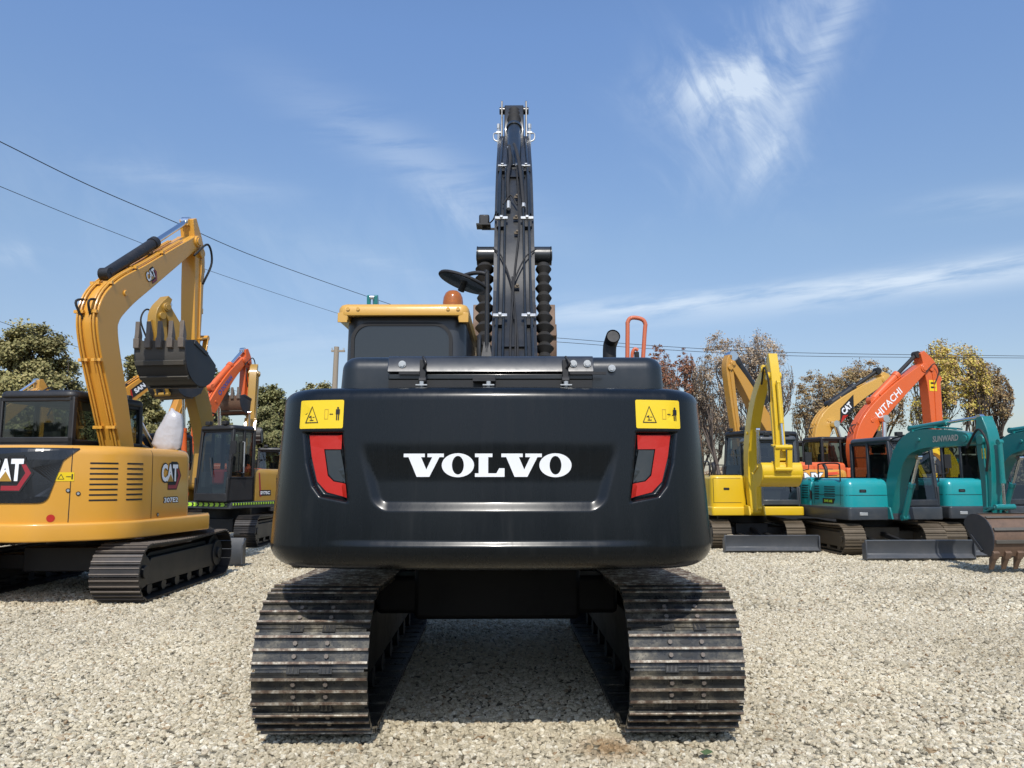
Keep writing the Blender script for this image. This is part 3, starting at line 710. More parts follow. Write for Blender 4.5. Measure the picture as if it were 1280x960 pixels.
def U(poly, s, w): return [((x - w / 2) * s, -(y - 52.5) * s) for x, y in poly]
LS = .00402 / 3.69 * 1.02
def volvo_text():
    out = []
    Vp = [(0, 0), (97, 0), (97, 16), (80, 16), (104, 72), (131, 16), (109, 16), (109, 0), (184, 0), (184, 16), (164, 16), (118, 105), (60, 105), (22, 16), (0, 16)]
    Lp = [(3, 0), (82, 0), (82, 16), (63, 16), (63, 89), (100, 89), (113, 66), (137, 66), (137, 105), (3, 105), (3, 89), (20, 89), (20, 16), (3, 16)]
    cx = lambda z: (z - 1065) * LS      # measured letter centres
    out.append((*tri_poly(U(Vp, LS, 184)), cx(775), 0, 0, 0))
    O_ = ringell(73.5 * LS, 54 * LS, 27 * LS, 42 * LS)
    out.append((*O_, cx(931), 0, 0, 0))
    out.append((*tri_poly(U(Lp, LS, 137)), cx(1074), 0, 0, 0))
    out.append((*tri_poly(U(Vp, LS, 184)), cx(1220), 0, 0, 0))
    out.append((*O_, cx(1374), 0, 0, 0))
    return out
decal('lettering', volvo_text(), (-.008, -2.1, 1.512), (1, 0, 0), (0, 0, 1), CWB, ['white'], CW, .0025, .03)
for sx in (-1, 1):
    o = decal('warning_sticker', warn_sticker(.245, .148), (sx * .882, -2.02, 1.776), (1, -.0 + sx * .18, 0), (0, 0, 1), CWB, WM, CW, .003, .014)
    # red C shaped reflector in its pocket, grey infill
    C1 = [(.762, 1.668), (.940, 1.670), (.922, 1.56), (.885, 1.43), (.83, 1.376), (.716, 1.348), (.728, 1.418), (.797, 1.430), (.83, 1.46), (.856, 1.596), (.763, 1.595)]
    G1 = [(.768, 1.590), (.850, 1.590), (.826, 1.468), (.795, 1.436), (.73, 1.424)]
    rot = Vector((1, 0, 0))
    def mk(p): q = [(sx * a, b) for a, b in p]; return tri_poly(q)
    rf = decal('red_reflector', [(*mk(C1), 0, -1.5, 0, 0)], (0, -2.1, 1.5), (1, 0, 0), (0, 0, 1), CWB, ['red'], CW, .010, .03)
    decal('lens_infill', [(*mk(G1), 0, -1.5, 0, 0)], (0, -2.1, 1.5), (1, 0, 0), (0, 0, 1), CWB, ['infill'], CW, .008, .03)

# engine hood
m = M(); hp = [(-.835, -1.80, .12), (.955, -1.80, .12), (1.02, -1.2, .1), (1.05, -.1, .1), (-.98, -.1, .1), (-.90, -1.2, .1)]
loftplan(m, roundplan(hp, 8), rprof(1.80, 2.112, .01, .075, .015, 7), zf=lambda x, y: .045 * (y + 1.8) if 1 else 0)
HOOD = m.build('engine_hood', 'volvo2', V, ang=50)
m = M(); m.box(-.545, .545, -1.875, -1.70, 1.925, 1.968); m.build('hood_recess', 'ink', HOOD)
MT['panelgloss'] = paint('scuffed_glossy_panel', (.02, .022, .025), .33, .5, .15, (.08, .08, .075), bump=.015)
m = M(); m.prism([(-1.872, 2.012), (-1.868, 2.022), (-1.838, 2.090), (-1.815, 2.106), (-1.70, 2.118), (-.6, 2.15), (-.6, 2.012)], -.555, .555); hc = m.build('hood_centre_panel', 'panelgloss', HOOD, bevel=.004)
m = M(); m.box(-.55, .55, -1.862, -1.8, 1.972, 2.004); m.build('hood_lip', 'volvo2', HOOD, bevel=.006)
for sx, bx in ((-.36, -.47), (.40, .53)):
    m = M(); m.box(sx - .016, sx + .016, -1.905, -1.85, 1.955, 2.075); m.cyl((sx - .02, -1.90, 1.965), (sx + .02, -1.90, 1.965), .018, 10)
    m.tube([(sx, -1.89, 2.02), (sx + .02, -1.93, 2.05), (sx, -1.90, 2.09)], .008, 8, smooth=4); m.build('hood_latch', 'black', HOOD, bevel=.004)
    m = M(); 
    m.box(min(sx + .02, sx + .22) if sx > 0 else sx - .13, (sx + .22) if sx > 0 else sx - .02, -1.878, -1.868, 1.998, 2.012); m.build('latch_bar', 'black', HOOD)
for bx, bz, yy in ((-.475, 2.075, -1.862), (.445, 2.078, -1.862), (.52, 2.078, -1.862), (.66, 2.062, -1.80)):
    m = M(); m.cyl((bx, yy + .01, bz - .02), (bx, yy - .010, bz - .02), .014, 6); m.cyl((bx, yy + .01, bz - .02), (bx, yy - .003, bz - .02), .02, 14); m.build('bolt', 'silver', HOOD)
for bx in (-.36, .40, -.008):
    m = M(); m.cyl((bx, -1.94, 1.925), (bx, -1.94, 1.953), .012, 8); m.box(bx - .03, bx + .03, -1.955, -1.93, 1.93, 1.936); m.build('latch_bolt', 'silver', HOOD)
# deck under the cab and the front of the machine
m = M(); loftplan(m, roundplan([(-1.18, -1.3, .05), (1.18, -1.3, .05), (1.18, 1.4, .2), (-1.18, 1.4, .2)]), rprof(.99, 1.30, .02, .03)); m.build('deck', 'volvo2', V)
m = M(); loftplan(m, roundplan([(.55, -1.2, .05), (1.17, -1.2, .05), (1.17, 1.35, .2), (.55, 1.35, .1)]), rprof(1.29, 1.98, .01, .1)); m.build('side_cover', 'volvo2', V)
m = M(); loftplan(m, roundplan([(-1.16, -1.2, .05), (-.3, -1.2, .05), (-.3, .1, .05), (-1.16, .1, .05)]), rprof(1.29, 2.0, .01, .1)); m.build('side_cover', 'volvo2', V)
# cab
m = M(); loftplan(m, roundplan([(-1.245, .15, .12), (-.25, .15, .12), (-.25, 1.85, .1), (-1.245, 1.85, .1)], 5), [(1.3, 0), (1.9, 0), (2.66, .012), (2.74, .015)])
CAB = m.build('cab', 'cabgrey', V, ang=45)
m = M(); rp = roundplan([(-1.285, .07, .07), (-.235, .07, .07), (-.235, 1.95, .1), (-1.285, 1.95, .1)], 5)
loftplan(m, rp, [(2.745, .03), (2.735, .004), (2.75, 0), (2.80, .002), (2.825, .018), (2.838, .05), (2.845, .2)])
m.prism([(.075, 2.68), (.13, 2.69), (.13, 2.76), (.075, 2.76)], -1.283, -1.205); m.prism([(.075, 2.68), (.13, 2.69), (.13, 2.76), (.075, 2.76)], -.315, -.237)
for a, b in ((-1.205, -1.14), (-.315, -.38)): m.prism([(.076, 2.735), (.12, 2.735), (.12, 2.76), (.076, 2.76)], min(a, b), max(a, b))
m.box(-1.284, -1.20, .08, 1.9, 2.70, 2.76); m.box(-.32, -.236, .08, 1.9, 2.70, 2.76)
rf = m.build('roof', 'cabyel', CAB, bevel=.008, ang=40)
for bx in (-1.20, -1.12, -.40, -.32): m = M(); m.cyl((bx, .072, 2.788), (bx, .062, 2.788), .014, 14); m.build('roof_screw', 'cabyel', rf)
win = roundplan([(-1.155, 2.0, .10), (-.395, 2.0, .10), (-.395, 2.665, .12), (-1.155, 2.665, .12)], 8)
def rearslab(pl, y0, y1, mat, name, parent, mbv=0):
    m = M(); n = len(pl); m.add([(p[0], y0, p[1]) for p in pl] + [(p[0], y1, p[1]) for p in pl], [tuple(range(n)), tuple(range(n, 2 * n))[::-1]] + [(i, (i + 1) % n, n + (i + 1) % n, n + i) for i in range(n)]); return m.build(name, mat, parent, ang=30)
wo = insetplan(win, -.028); m = M(); n = len(win)
vs = [(p[0], .128, p[1]) for p in wo] + [(p[0], .128, p[1]) for p in win] + [(p[0], .16, p[1]) for p in wo] + [(p[0], .16, p[1]) for p in win]
fs = []
for i in range(n):
    j = (i + 1) % n; fs += [(i, j, n + j, n + i), (i, j, 2 * n + j, 2 * n + i), (n + i, n + j, 3 * n + j, 3 * n + i)]
m.add(vs, fs); m.build('window_seal', 'rubber', CAB, ang=30)
wg, nt, b = newmat('dark_rear_glass'); b.inputs['Base Color'].default_value = (.014, .018, .020, 1); b.inputs['Specular IOR Level'].default_value = .6; b.inputs['Roughness'].default_value = .05; b.inputs['Coat Weight'].default_value = .4
MT['rearglass'] = wg
rearslab(win, .139, .15, 'rearglass', 'window_pane', CAB)
m = M(); m.tube([(-.18, .5, 1.9), (-.17, .45, 2.6), (-.19, 1.2, 2.68)], .018, 8, smooth=6); m.build('grab_handle', 'black', CAB)
# beacon
BC = Vector((-.39, .42, 2.84))
m = M(); m.cyl(BC + Vector((0, 0, -.01)), BC + Vector((0, 0, .022)), .088, 28); m.cyl(BC + Vector((0, 0, .022)), BC + Vector((0, 0, .034)), .08, 28); bo = m.build('beacon', 'black', CAB, bevel=.004)
m = M(); m.loft([[(BC.x + r * math.cos(a), BC.y + r * math.sin(a), BC.z + h) for a in np.linspace(0, 2 * PI, 28, endpoint=False)] for h, r in ((.034, .086), (.08, .086), (.125, .080), (.16, .064), (.178, .042), (.186, .01))]); m.build('lamp_dome', 'amber', bo, ang=60)
m = M(); m.cyl(BC + Vector((0, 0, .03)), BC + Vector((0, 0, .08)), .025, 10); m.cyl(BC + Vector((-.03, 0, .08)), BC + Vector((.03, 0, .08)), .03, 10); m.build('lamp_bulb', 'silver', bo)
# mirror on its mast
MX = -.032
m = M(); m.tube([(MX, -1.56, 1.97), (MX, -1.56, 2.60), (MX - .01, -1.56, 2.635), (MX - .08, -1.54, 2.645), (MX - .17, -1.50, 2.63)], [.0125] * 5, 12, smooth=4)
m.prism([(-1.60, 1.97), (-1.53, 1.97), (-1.55, 2.22), (-1.57, 2.22)], MX - .006, MX + .006)
m.add([(MX - .05, -1.62, 2.0), (MX + .05, -1.62, 2.0), (MX + .016, -1.56, 2.23), (MX - .016, -1.56, 2.23)], [(0, 1, 2, 3)])
m.box(MX - .055, MX + .055, -1.90, -1.5, 1.965, 1.985); m.box(MX - .06, MX + .06, -1.93, -1.86, 1.955, 1.975)
mm = m.build('mirror_mast', 'black', V, bevel=.002)
mc = Vector((-.17, -1.50, 2.600)); ax = Vector((.34, .04, .94)).normalized(); q = ax.to_track_quat('Z', 'Y')
def ringv(r, h, n=40): return [mc + q @ Vector((r * math.cos(2 * PI * k / n), r * math.sin(2 * PI * k / n), h)) for k in range(n)]
m = M(); m.loft([ringv(.10, .018), ringv(.155, .008), ringv(.16, 0), ringv(.16, -.006), ringv(.155, -.010)]); m.build('mirror_housing', 'rubber', mm, ang=30)
mg, nt, b = newmat('mirror_glass'); b.inputs['Metallic'].default_value = 1; b.inputs['Base Color'].default_value = (.5, .5, .5, 1); b.inputs['Roughness'].default_value = .08; MT['mirror'] = mg
m = M(); m.loft([ringv(.15, -.0105), ringv(.15, -.0115), ringv(.08, -.014), ringv(.02, -.015)]); m.build('mirror_glass', 'mirror', mm, ang=60)
m = M(); m.cyl(mc + q @ Vector((.03, 0, -.05)), mc + q @ Vector((.03, 0, .04)), .02, 10); m.build('mirror_bracket', 'black', mm)
# exhaust
m = M(); m.tube([(.80, -.6, 2.1), (.80, -.6, 2.34), (.81, -.62, 2.40), (.815, -.70, 2.425)], [.047, .047, .048, .049], 22, smooth=5, cap=False); 
m.tube([(.80, -.6, 2.1), (.80, -.6, 2.34), (.81, -.62, 2.40), (.815, -.695, 2.423)], [.040, .040, .041, .042], 22, smooth=5, cap=True); m.build('exhaust_pipe', 'ink', V)
# orange handrail and lever
m = M(); hr = [(1.02, .1, 2.0), (1.035, .1, 2.6), (1.04, .1, 2.69), (1.075, .1, 2.722), (1.15, .1, 2.71), (1.178, .1, 2.67), (1.172, .1, 2.6), (1.13, .1, 2.1)]
m.tube(hr, .017, 12, smooth=6); m.build('handrail', 'orail', V)
m = M(); m.tube([(1.09, .12, 2.2), (1.07, .12, 2.40), (1.09, .12, 2.47), (1.12, .12, 2.46)], .014, 10, smooth=4); m.build('handrail_bracket', 'orail', V)
m = M(); m.tube([(1.11, .08, 2.2), (1.10, .08, 2.44)], .02, 8); m.build('strap', 'gaiter', V)

# boom
BX = .13
bpts = [(.35, 1.85, .17), (1.02, 2.35, .25), (1.62, 3.0, .30), (2.02, 3.75, .31), (2.50, 4.55, .27), (3.15, 5.25, .19), (3.88, 5.86, .13)]
poly, top, bot = sweep(bpts, 8); BW = .395
m = M(); m.prism(poly, BX - BW / 2, BX + BW / 2)
BOOM = m.build('boom', 'boomblk', V, bevel=.012)
m = M(); m.prism([(p[0] - 0, p[1]) for p in poly], BX - .0, BX + .0001) if 0 else None
topa = np.array(top)
def tpt(z):      # point on the boom's rear face at height z, with outward normal
    i = int(np.argmin(abs(topa[:, 1] - z))); i = max(1, min(len(topa) - 2, i)); t = topa[i + 1] - topa[i - 1]; t /= np.hypot(*t)
    k = np.interp(z, topa[:, 1], topa[:, 0]); return Vector((0, k, z)), Vector((0, -t[1], t[0])), Vector((0, t[0], t[1]))
# edge strips of the box section
for sx in (-1, 1):
    pts = [(BX + sx * (BW / 2 - .006),) + tuple((tpt(z)[0] + tpt(z)[1] * .004)[1:]) for z in np.linspace(1.95, 5.75, 30)]
    m = M()
    for a, b in zip(pts[:-1], pts[1:]): m.bar(a, b, .022, .03, up=(1, 0, 0))
    m.build('boom_flange', 'boomblk', BOOM)
def bpipe(dx, z0, z1, r=.0135, off=.045, mat='boomblk', name='hydraulic_pipe', dx1=None):
    zs = np.linspace(z0, z1, 22); pts = []
    for k, z in enumerate(zs):
        p, nn, t = tpt(z); d = dx if dx1 is None else dx + (dx1 - dx) * smooth01(k / 21); pts.append((BX + float(d), *(p + nn * off)[1:]))
    m = M(); m.tube(pts, r, 10); return m.build(name, mat, BOOM)
for dx, dx1 in ((-.165, -.150), (-.105, -.095), (.105, .095), (.165, .150)): bpipe(dx, 2.0, 5.0, dx1=dx1, mat='volvo2')
bpipe(-.17, 4.2, 5.75, dx1=-.145, mat='volvo2', off=.03); bpipe(.17, 4.2, 5.75, dx1=.145, mat='volvo2', off=.03)
def wob(pts, r, name='hydraulic_hose', mat='rubber', n=8):
    P = []
    for dx, z, off in pts: p, nn, t = tpt(z); P.append((BX + dx, *(p + nn * off)[1:]))
    m = M(); m.tube(P, r, n, smooth=7); return m.build(name, mat, BOOM)
wob([(-.06, 4.35, .05), (-.07, 4.7, .07), (-.045, 5.0, .09), (-.06, 5.3, .12)], .019); wob([(.10, 4.30, .05), (.07, 4.75, .10), (.03, 5.1, .14), (.0, 5.3, .14)], .019)
wob([(-.03, 2.0, .04), (-.035, 2.7, .045), (.0, 3.4, .05), (.045, 3.9, .05), (.05, 4.2, .07), (.04, 4.6, .05)], .010); wob([(-.02, 2.0, .04), (.01, 2.6, .05), (-.01, 3.2, .05), (-.12, 3.62, .05), (-.21, 3.75, .03)], .008)
wob([(.0, 2.9, .04), (-.02, 3.25, .05), (.10, 3.6, .06), (.22, 3.74, .03)], .008); wob([(.015, 2.0, .04), (.03, 2.6, .04), (.0, 3.1, .045), (-.02, 3.4, .045)], .009)
wob([(-.12, 4.32, .05), (-.04, 4.42, .08), (.03, 4.3, .06)], .009); wob([(.03, 4.95, .05), (.035, 4.7, .05), (.05, 4.5, .03)], .009)
for z in (2.93, 4.12, 4.95):
    for sx in (-1, 1):
        p, nn, t = tpt(z); rot = Matrix((Vector((1, 0, 0)), t, nn)).transposed(); m = M()
        k = .5 if z > 4.5 else 1; w_ = .068 if z < 4.5 else .05
        m.obox(Vector((BX + sx * .135, 0, 0)) + p + nn * .058, (w_, .02, .010), rot); m.obox(Vector((BX + sx * .135, 0, 0)) + p + nn * .075, (.016, .016, .012), rot); m.build('pipe_clamp', 'silver', BOOM, bevel=.004)
        m = M(); m.obox(Vector((BX + sx * .14, 0, 0)) + p + nn * .02 - t * .07, (.045, .045, .024), rot); m.build('clamp_block', 'ink', BOOM, bevel=.004)
for dx, z in ((-.06, 4.33), (.10, 4.30), (-.062, 5.28), (-.06, 4.28), (.035, 4.97)):
    p, nn, t = tpt(z); m = M(); c = Vector((BX + dx, 0, 0)) + p + nn * (.05 if z < 5 else .11); m.cyl(c - t * .03, c + t * .03, .022, 6); m.build('hose_fitting', 'silver', BOOM)
for dx, z in ((.03, 4.45), (.03, 3.95), (.03, 3.3), (.02, 4.15)):
    p, nn, t = tpt(z); m = M(); c = Vector((BX + dx, 0, 0)) + p + nn * .02; m.cyl(c, c + nn * .04, .014, 6); m.box(c.x - .03, c.x + .02, c.y - .03, c.y, c.z - .012, c.z + .012); m.build('hose_clip', 'mudtrack', BOOM)
# cross plates seen as dark steps
for z in (2.62, 4.80):
    p, nn, t = tpt(z); rot = Matrix((Vector((1, 0, 0)), t, nn)).transposed(); m = M(); m.obox(Vector((BX, 0, 0)) + p + nn * .012, (.12, .012, .012), rot); m.build('cross_rib', 'boomblk', BOOM)
# work light on the boom side
m = M(); m.box(-.215, -.06, 1.98, 2.0, 4.075, 4.095); m.box(-.205, -.165, 1.955, 2.03, 4.095, 4.12); wl = m.build('lamp_bracket', 'black', BOOM)
m = M(); m.box(-.245, -.135, 1.95, 2.05, 4.12, 4.235); wl = m.build('work_lamp', 'black', BOOM, bevel=.015); m = M(); m.box(-.272, -.12, 1.90, 2.07, 4.105, 4.12); m.build('lamp_guard', 'black', wl)
m = M(); m.box(-.23, -.15, 2.048, 2.058, 4.135, 4.22); m.build('lamp_lens', 'silver', wl)
m = M(); m.tube([(-.135, 2.0, 4.15), (-.09, 1.95, 4.18), (-.06, 1.9, 4.25)], .008, 6, smooth=5); m.build('lamp_cable', 'rubber', wl)
# lift cylinders with rubber gaiters, pin bosses
for sx in (-1, 1):
    x = BX + sx * .305
    m = M(); m.cyl((BX + sx * (BW / 2), 1.93, 3.77), (x + sx * .075, 1.93, 3.77), .098, 28); m.cyl((x + sx * .075, 1.93, 3.77), (x + sx * .088, 1.93, 3.77), .102, 28); m.cyl((x + sx * .06, 1.93, 3.77), (x + sx * .095, 1.93, 3.77), .05, 14)
    p = m.build('cylinder_pin', 'volvo2', BOOM, bevel=.004)
    m = M(); pts, rs = [], []; A, B = Vector((x, 1.88, 3.66)), Vector((x - sx * .01, 1.35, 2.0)); n = 15
    rnd = random.Random(3 + sx)
    for k in range(n * 2 + 1):
        t = k / (2 * n); pts.append(A.lerp(B, t)); rs.append(.092 + rnd.uniform(-.014, .010) if k % 2 else .050)
    rs[0] = rs[-1] = .06; m.tube(pts, rs, 24); m.build('cylinder_gaiter', 'gaiter', V, ang=20)
    m = M(); m.cyl((x, 1.35, 2.05), (x, 1.15, 1.3), .085, 20); m.build('boom_cylinder', 'volvo2', V)
# arm, its cylinder
apts = [(4.10, 6.50, .07), (3.98, 5.98, .19), (4.05, 5.2, .17), (4.12, 2.95, .09)]
pl, _, _ = sweep(apts, 6); m = M(); m.prism(pl, BX - .13, BX + .13); ARM = m.build('arm', 'boomblk', V, bevel=.012)
m = M()
for sx in (-1, 1):
    m.prism([(3.75, 5.70), (4.12, 5.75), (4.22, 6.50), (4.10, 6.60), (3.98, 6.55)], BX + sx * .165 - .012, BX + sx * .165 + .012)
m.cyl((BX - .2, 4.07, 6.45), (BX + .2, 4.07, 6.45), .05, 16); m.build('arm_bracket', 'boomblk', ARM, bevel=.006)
for sx in (-1, 1):
    m = M(); c = Vector((BX + sx * .205, 3.72, 5.93)); m.tube([c + Vector((0, 0, -.2)), c, c + Vector((0, 0, .12))], .018, 8); m.cyl(c + Vector((0, 0, .10)), c + Vector((0, 0, .16)), .024, 6)
    m.tube([c + Vector((-sx * .02, 0, .04)), c + Vector((sx * .06, 0, .03)), c + Vector((sx * .06, 0, -.05)), c + Vector((sx * .01, 0, -.08))], .010, 8, smooth=3); m.box(c.x - .03, c.x + .03, c.y - .02, c.y + .02, c.z + .03, c.z + .055); m.build('pipe_elbow', 'silver', ARM)
m = M(); cA, cB = Vector((BX, 2.62, 4.98)), Vector((BX, 3.60, 5.97)); m.cyl(cA, cB, .088, 26); dd = (cB - cA).normalized(); m.cyl(cB - dd * .05, cB + dd * .03, .105, 26); m.cyl((BX - .09, 2.62, 4.98), (BX + .09, 2.62, 4.98), .06, 16); ac = m.build('arm_cylinder', 'volvo2', V, bevel=.004)
m = M(); pts, rs = [], []; A, B = cB + dd * .03, Vector((BX, 4.05, 6.42)); rnd = random.Random(9)
for k in range(15): pts.append(A.lerp(B, k / 14)); rs.append(.088 + rnd.uniform(-.006, .006) if k % 2 else .068)
m.tube(pts, rs, 22); m.build('cylinder_gaiter', 'gaiter', ac, ang=20)
m = M(); m.prism([(2.45, 4.75), (2.85, 5.12), (2.72, 5.2), (2.48, 5.0)], BX - .13, BX - .09); m.prism([(2.45, 4.75), (2.85, 5.12), (2.72, 5.2), (2.48, 5.0)], BX + .09, BX + .13); m.build('cylinder_bracket', 'boomblk', BOOM, bevel=.005)
VB = bucket(V, (4.12, 2.90), R(-115), .85, 1.0, BX, ('rustblade', 'rustblade', 'rustblade'))
VB['label'] = 'rusty brown bucket curled behind the boom'

# undercarriage
for sx in (-1, 1):
    tk = crawler(V, sx * .998 + .012, .61, 3.74, .82, ('shoe', 'grouser'), .197, R(1.2), .10, detail=1, frame='frameblk', gh=.027); tk.location.z = .018
m = M(); m.box(-.55, .55, -.74, .74, .52, .88); m.box(-.8, .8, -.72, -.42, .555, .80); m.box(-.8, .8, .42, .72, .555, .80); m.build('undercarriage_frame', 'frameblk', V, bevel=.03, rotz=R(1.2))
m = M(); m.cyl((0, 0, .84), (0, 0, 1.0), .58, 40); m.build('slewing_ring', 'black', V)

# ================================================================== the other excavators in the yard
CAT1, c1 = exc('crawler_excavator', 'yellow excavator with black rear panel, raised boom and curled toothed bucket, left foreground', 'excavator', (-5.4, 10.5), 8, dict(
    under=-8, body='cat', tw=.56, gauge=2.12, TL=3.1, TH=.70, pitch=.135, zd=.74, zdk=.945, zt=1.82, uw=1.25, tail=1.80, sidebox=False, trackmat=('blktrack', 'tooth'),
    deckplan=[(-1.27, -1.2, .6), (-.5, -1.84, .7), (.5, -1.84, .7), (1.29, -1.22, .7), (1.31, .62, .05), (1.05, 1.1, .05), (-1.27, 1.1, .05)],
    coverplan=[(-1.23, -1.2, .6), (-.5, -1.79, .7), (.5, -1.79, .7), (1.24, -1.18, .7), (1.22, .35, .22), (.42, .42, .05), (.42, -.42, .03), (-1.23, -.42, .05)],
    cr=.11, cab=(-1.2, -.10, -.38, 1.25), zcab=2.60, belt=1.93, cabc='black', gl='glass', xb=.1, bw=.30,
    boom=[(.40, 1.55, .13), (.04, 2.5, .18), (-.27, 3.30, .21), (-.27, 3.66, .225), (.02, 3.98, .215), (.55, 4.36, .175), (1.18, 4.82, .14), (1.80, 5.27, .10)],
    arm=[(1.74, 5.64, .06), (1.95, 5.12, .15), (1.98, 4.4, .13), (2.02, 3.32, .08)], aw=.24, pipes=(-1.75, -1.1, 1.1, 1.75), pr=.014,
    armcyl=((-.20, 4.20), (1.70, 5.58)), acf=.56, rc=.078, boomcyl=((.75, 1.1), (.45, 2.2)), bktcyl=((2.18, 4.9), (2.22, 3.75)), cylc='black',
    bucket=dict(piv=(2.02, 3.27), rot=R(-107), size=.86, w=.80, n=5, label='dark curled bucket with five upright teeth', strips=5), linkc='cat',
    blade=dict(w=2.5, h=.44, y=2.32, z=.02), exh=False))
# swept mirror wrapped in a plastic bag
bg = empty('plastic_bag', (-4.42, 10.42, 1.80)); tag(bg, 'crumpled white plastic bag tied over a mirror above the yellow engine cover', 'bag')
m = M(); rnd = random.Random(5); rings = []
for h, rx, ry, ox in ((0, .10, .06, 0), (.03, .16, .09, 0), (.12, .20, .10, -.02), (.28, .17, .10, .01), (.42, .13, .09, .04), (.50, .10, .07, .05), (.55, .03, .03, .03), (.58, .015, .015, .02)):
    rings.append([((rx * (1 + rnd.uniform(-.10, .10))) * math.cos(a) + ox, ry * (1 + rnd.uniform(-.12, .12)) * math.sin(a), h + (rnd.uniform(-.02, .02) if h < .5 else 0)) for a in np.linspace(0, 2 * PI, 26, endpoint=False)])
m.loft(rings); m.build('bag_film', 'bag', bg, ang=80)
m = M(); m.tube([(-.22, .0, -.03), (-.12, .0, .16), (-.02, .04, .26)], .014, 8, smooth=4); ms = m.build('mirror_stem', 'cat', CAT1); ms.location = (.98, .03, 1.80)

B2 = dict(body='sanyd', deckc='grey', coverc='sanyd', tw=.45, gauge=1.75, TL=2.9, TH=.68, pitch=.15, uw=1.05, tail=1.65, zt=1.72, zcab=2.58, cabc='black', gl='glass', xb=.12,
          boom=[(.75, 1.3, .13), (.62, 2.2, .17), (.95, 3.3, .2), (1.4, 4.2, .16), (1.95, 4.95, .10)], bw=.30,
          arm=[(1.85, 5.18, .06), (2.05, 4.75, .14), (1.95, 4.1, .12), (1.80, 3.45, .08)], armcyl=((1.0, 3.75), (1.78, 5.05)), boomcyl=((1.1, 1.1), (1.3, 3.6)), rodc='chrome',
          bktcyl=((2.2, 4.6), (2.1, 3.7)), bucket=dict(piv=(1.80, 3.40), rot=R(-115), size=.72, w=.8, mats=('bucketside', 'bucketside', 'bucket')), blade=dict(w=2.1, h=.4, y=2.0))
SF, sf = exc('crawler_excavator', 'black and ochre excavator with lime reflective tape under its large cab glass', 'excavator', (-6.05, 17.5), 205,
    dict(B2, under=-25, cy=.28, cab=(-1.05, -.13, .32, 1.10), zd=.80, zdk=.95, belt=1.45, front_low=True, zcab=2.55, zt=1.64, slant=.06, boomc='sanyd', cylc='hit', blade=None, gl='glass'))
S2, s2 = exc('crawler_excavator', 'yellow excavator behind the foreground cab, black arm cylinder, name plate on its rising boom', 'excavator', (-8.6, 20), 30,
    dict(B2, body='sany', coverc='sany', boomc='sany', boom=[(-.3, 1.4, .14), (-1.5, 2.9, .2), (-1.35, 3.35, .2), (-.6, 3.95, .17), (.35, 4.45, .11)], xb=.2, zt=1.7,
         arm=[(.35, 4.8, .06), (.45, 4.35, .14), (.2, 3.3, .12), (-.2, 2.5, .08)], armcyl=((-1.3, 3.62), (.3, 4.75)), acf=.85, rc=.09, boomcyl=((.3, 1.1), (-.9, 2.9)), bktcyl=((.6, 4.0), (.2, 2.8)),
         bucket=dict(piv=(-.2, 2.5), rot=R(-60), size=.75, w=.95, mats=('bucketside', 'bucketside', 'bucket')), blade=None))
OR, orr = exc('crawler_excavator', 'orange excavator with brown toothed bucket, far behind on the left', 'excavator', (-9, 26), 20,
    dict(B2, body='hit', coverc='hit', boomc='hit', xb=.1, uw=1.2, zt=1.9, cylc2='hit', boom=[(-1.3, 1.6, .16), (-1.55, 3.0, .22), (-1.05, 3.9, .22), (-.4, 4.75, .18), (.30, 5.45, .12)],
         arm=[(.42, 5.85, .07), (.55, 5.40, .16), (.52, 4.6, .14), (.45, 3.95, .09)], armcyl=((-1.15, 4.35), (.36, 5.8)), acf=.6, rc=.10, boomcyl=((-.5, 1.4), (-.7, 3.8)), bktcyl=((.75, 5.2), (.75, 4.2)),
         bucket=dict(piv=(.45, 3.95), rot=R(-105), size=.80, w=1.05, mats=('rustblade', 'bucketside', 'tooth')), blade=None))
YB, yb_ = exc('crawler_excavator', 'ochre excavator whose thin arm stands just right of the left orange boom', 'excavator', (-8.35, 27.0), 170,
    dict(B2, body='sanyd', boomc='sanyd', xb=.15, uw=1.2, zt=1.75, cab=(-1.15, -.15, -.3, 1.3), zcab=2.45, belt=1.35, boom=[(.9, 1.4, .14), (.8, 2.2, .2), (.85, 3.2, .22), (.6, 4.3, .15), (.5, 5.0, .10)],
         arm=[(.55, 5.3, .06), (.75, 5.0, .14), (.9, 4.0, .12), (1.0, 3.1, .08)], armcyl=((.5, 3.8), (.55, 5.2)), bktcyl=None, bucket=dict(piv=(1.0, 3.1), rot=R(-60), size=.6, w=.7), blade=None))
LY, ly = exc('crawler_excavator', 'yellow excavator mostly hidden behind the black cab roof at far left', 'excavator', (-10.9, 18.2), 30,
    dict(B2, body='kom', coverc='catdim', boomc='catdim', xb=.0, boom=[(-1.6, 1.4, .13), (-1.25, 2.2, .17), (-.8, 2.75, .16), (.0, 3.45, .1)], arm=[(.05, 3.75, .05), (.15, 3.4, .13), (.3, 2.7, .1), (.3, 2.0, .07)],
         armcyl=((-1.2, 2.7), (.0, 3.72)), rc=.06, cylc='chrome', boomcyl=((-1.0, 1.1), (-.9, 2.5)), bktcyl=((.35, 3.3), (.5, 2.4)), bucket=dict(piv=(.3, 2.0), rot=R(-40), size=.6, w=.7), blade=None, hascab=True))

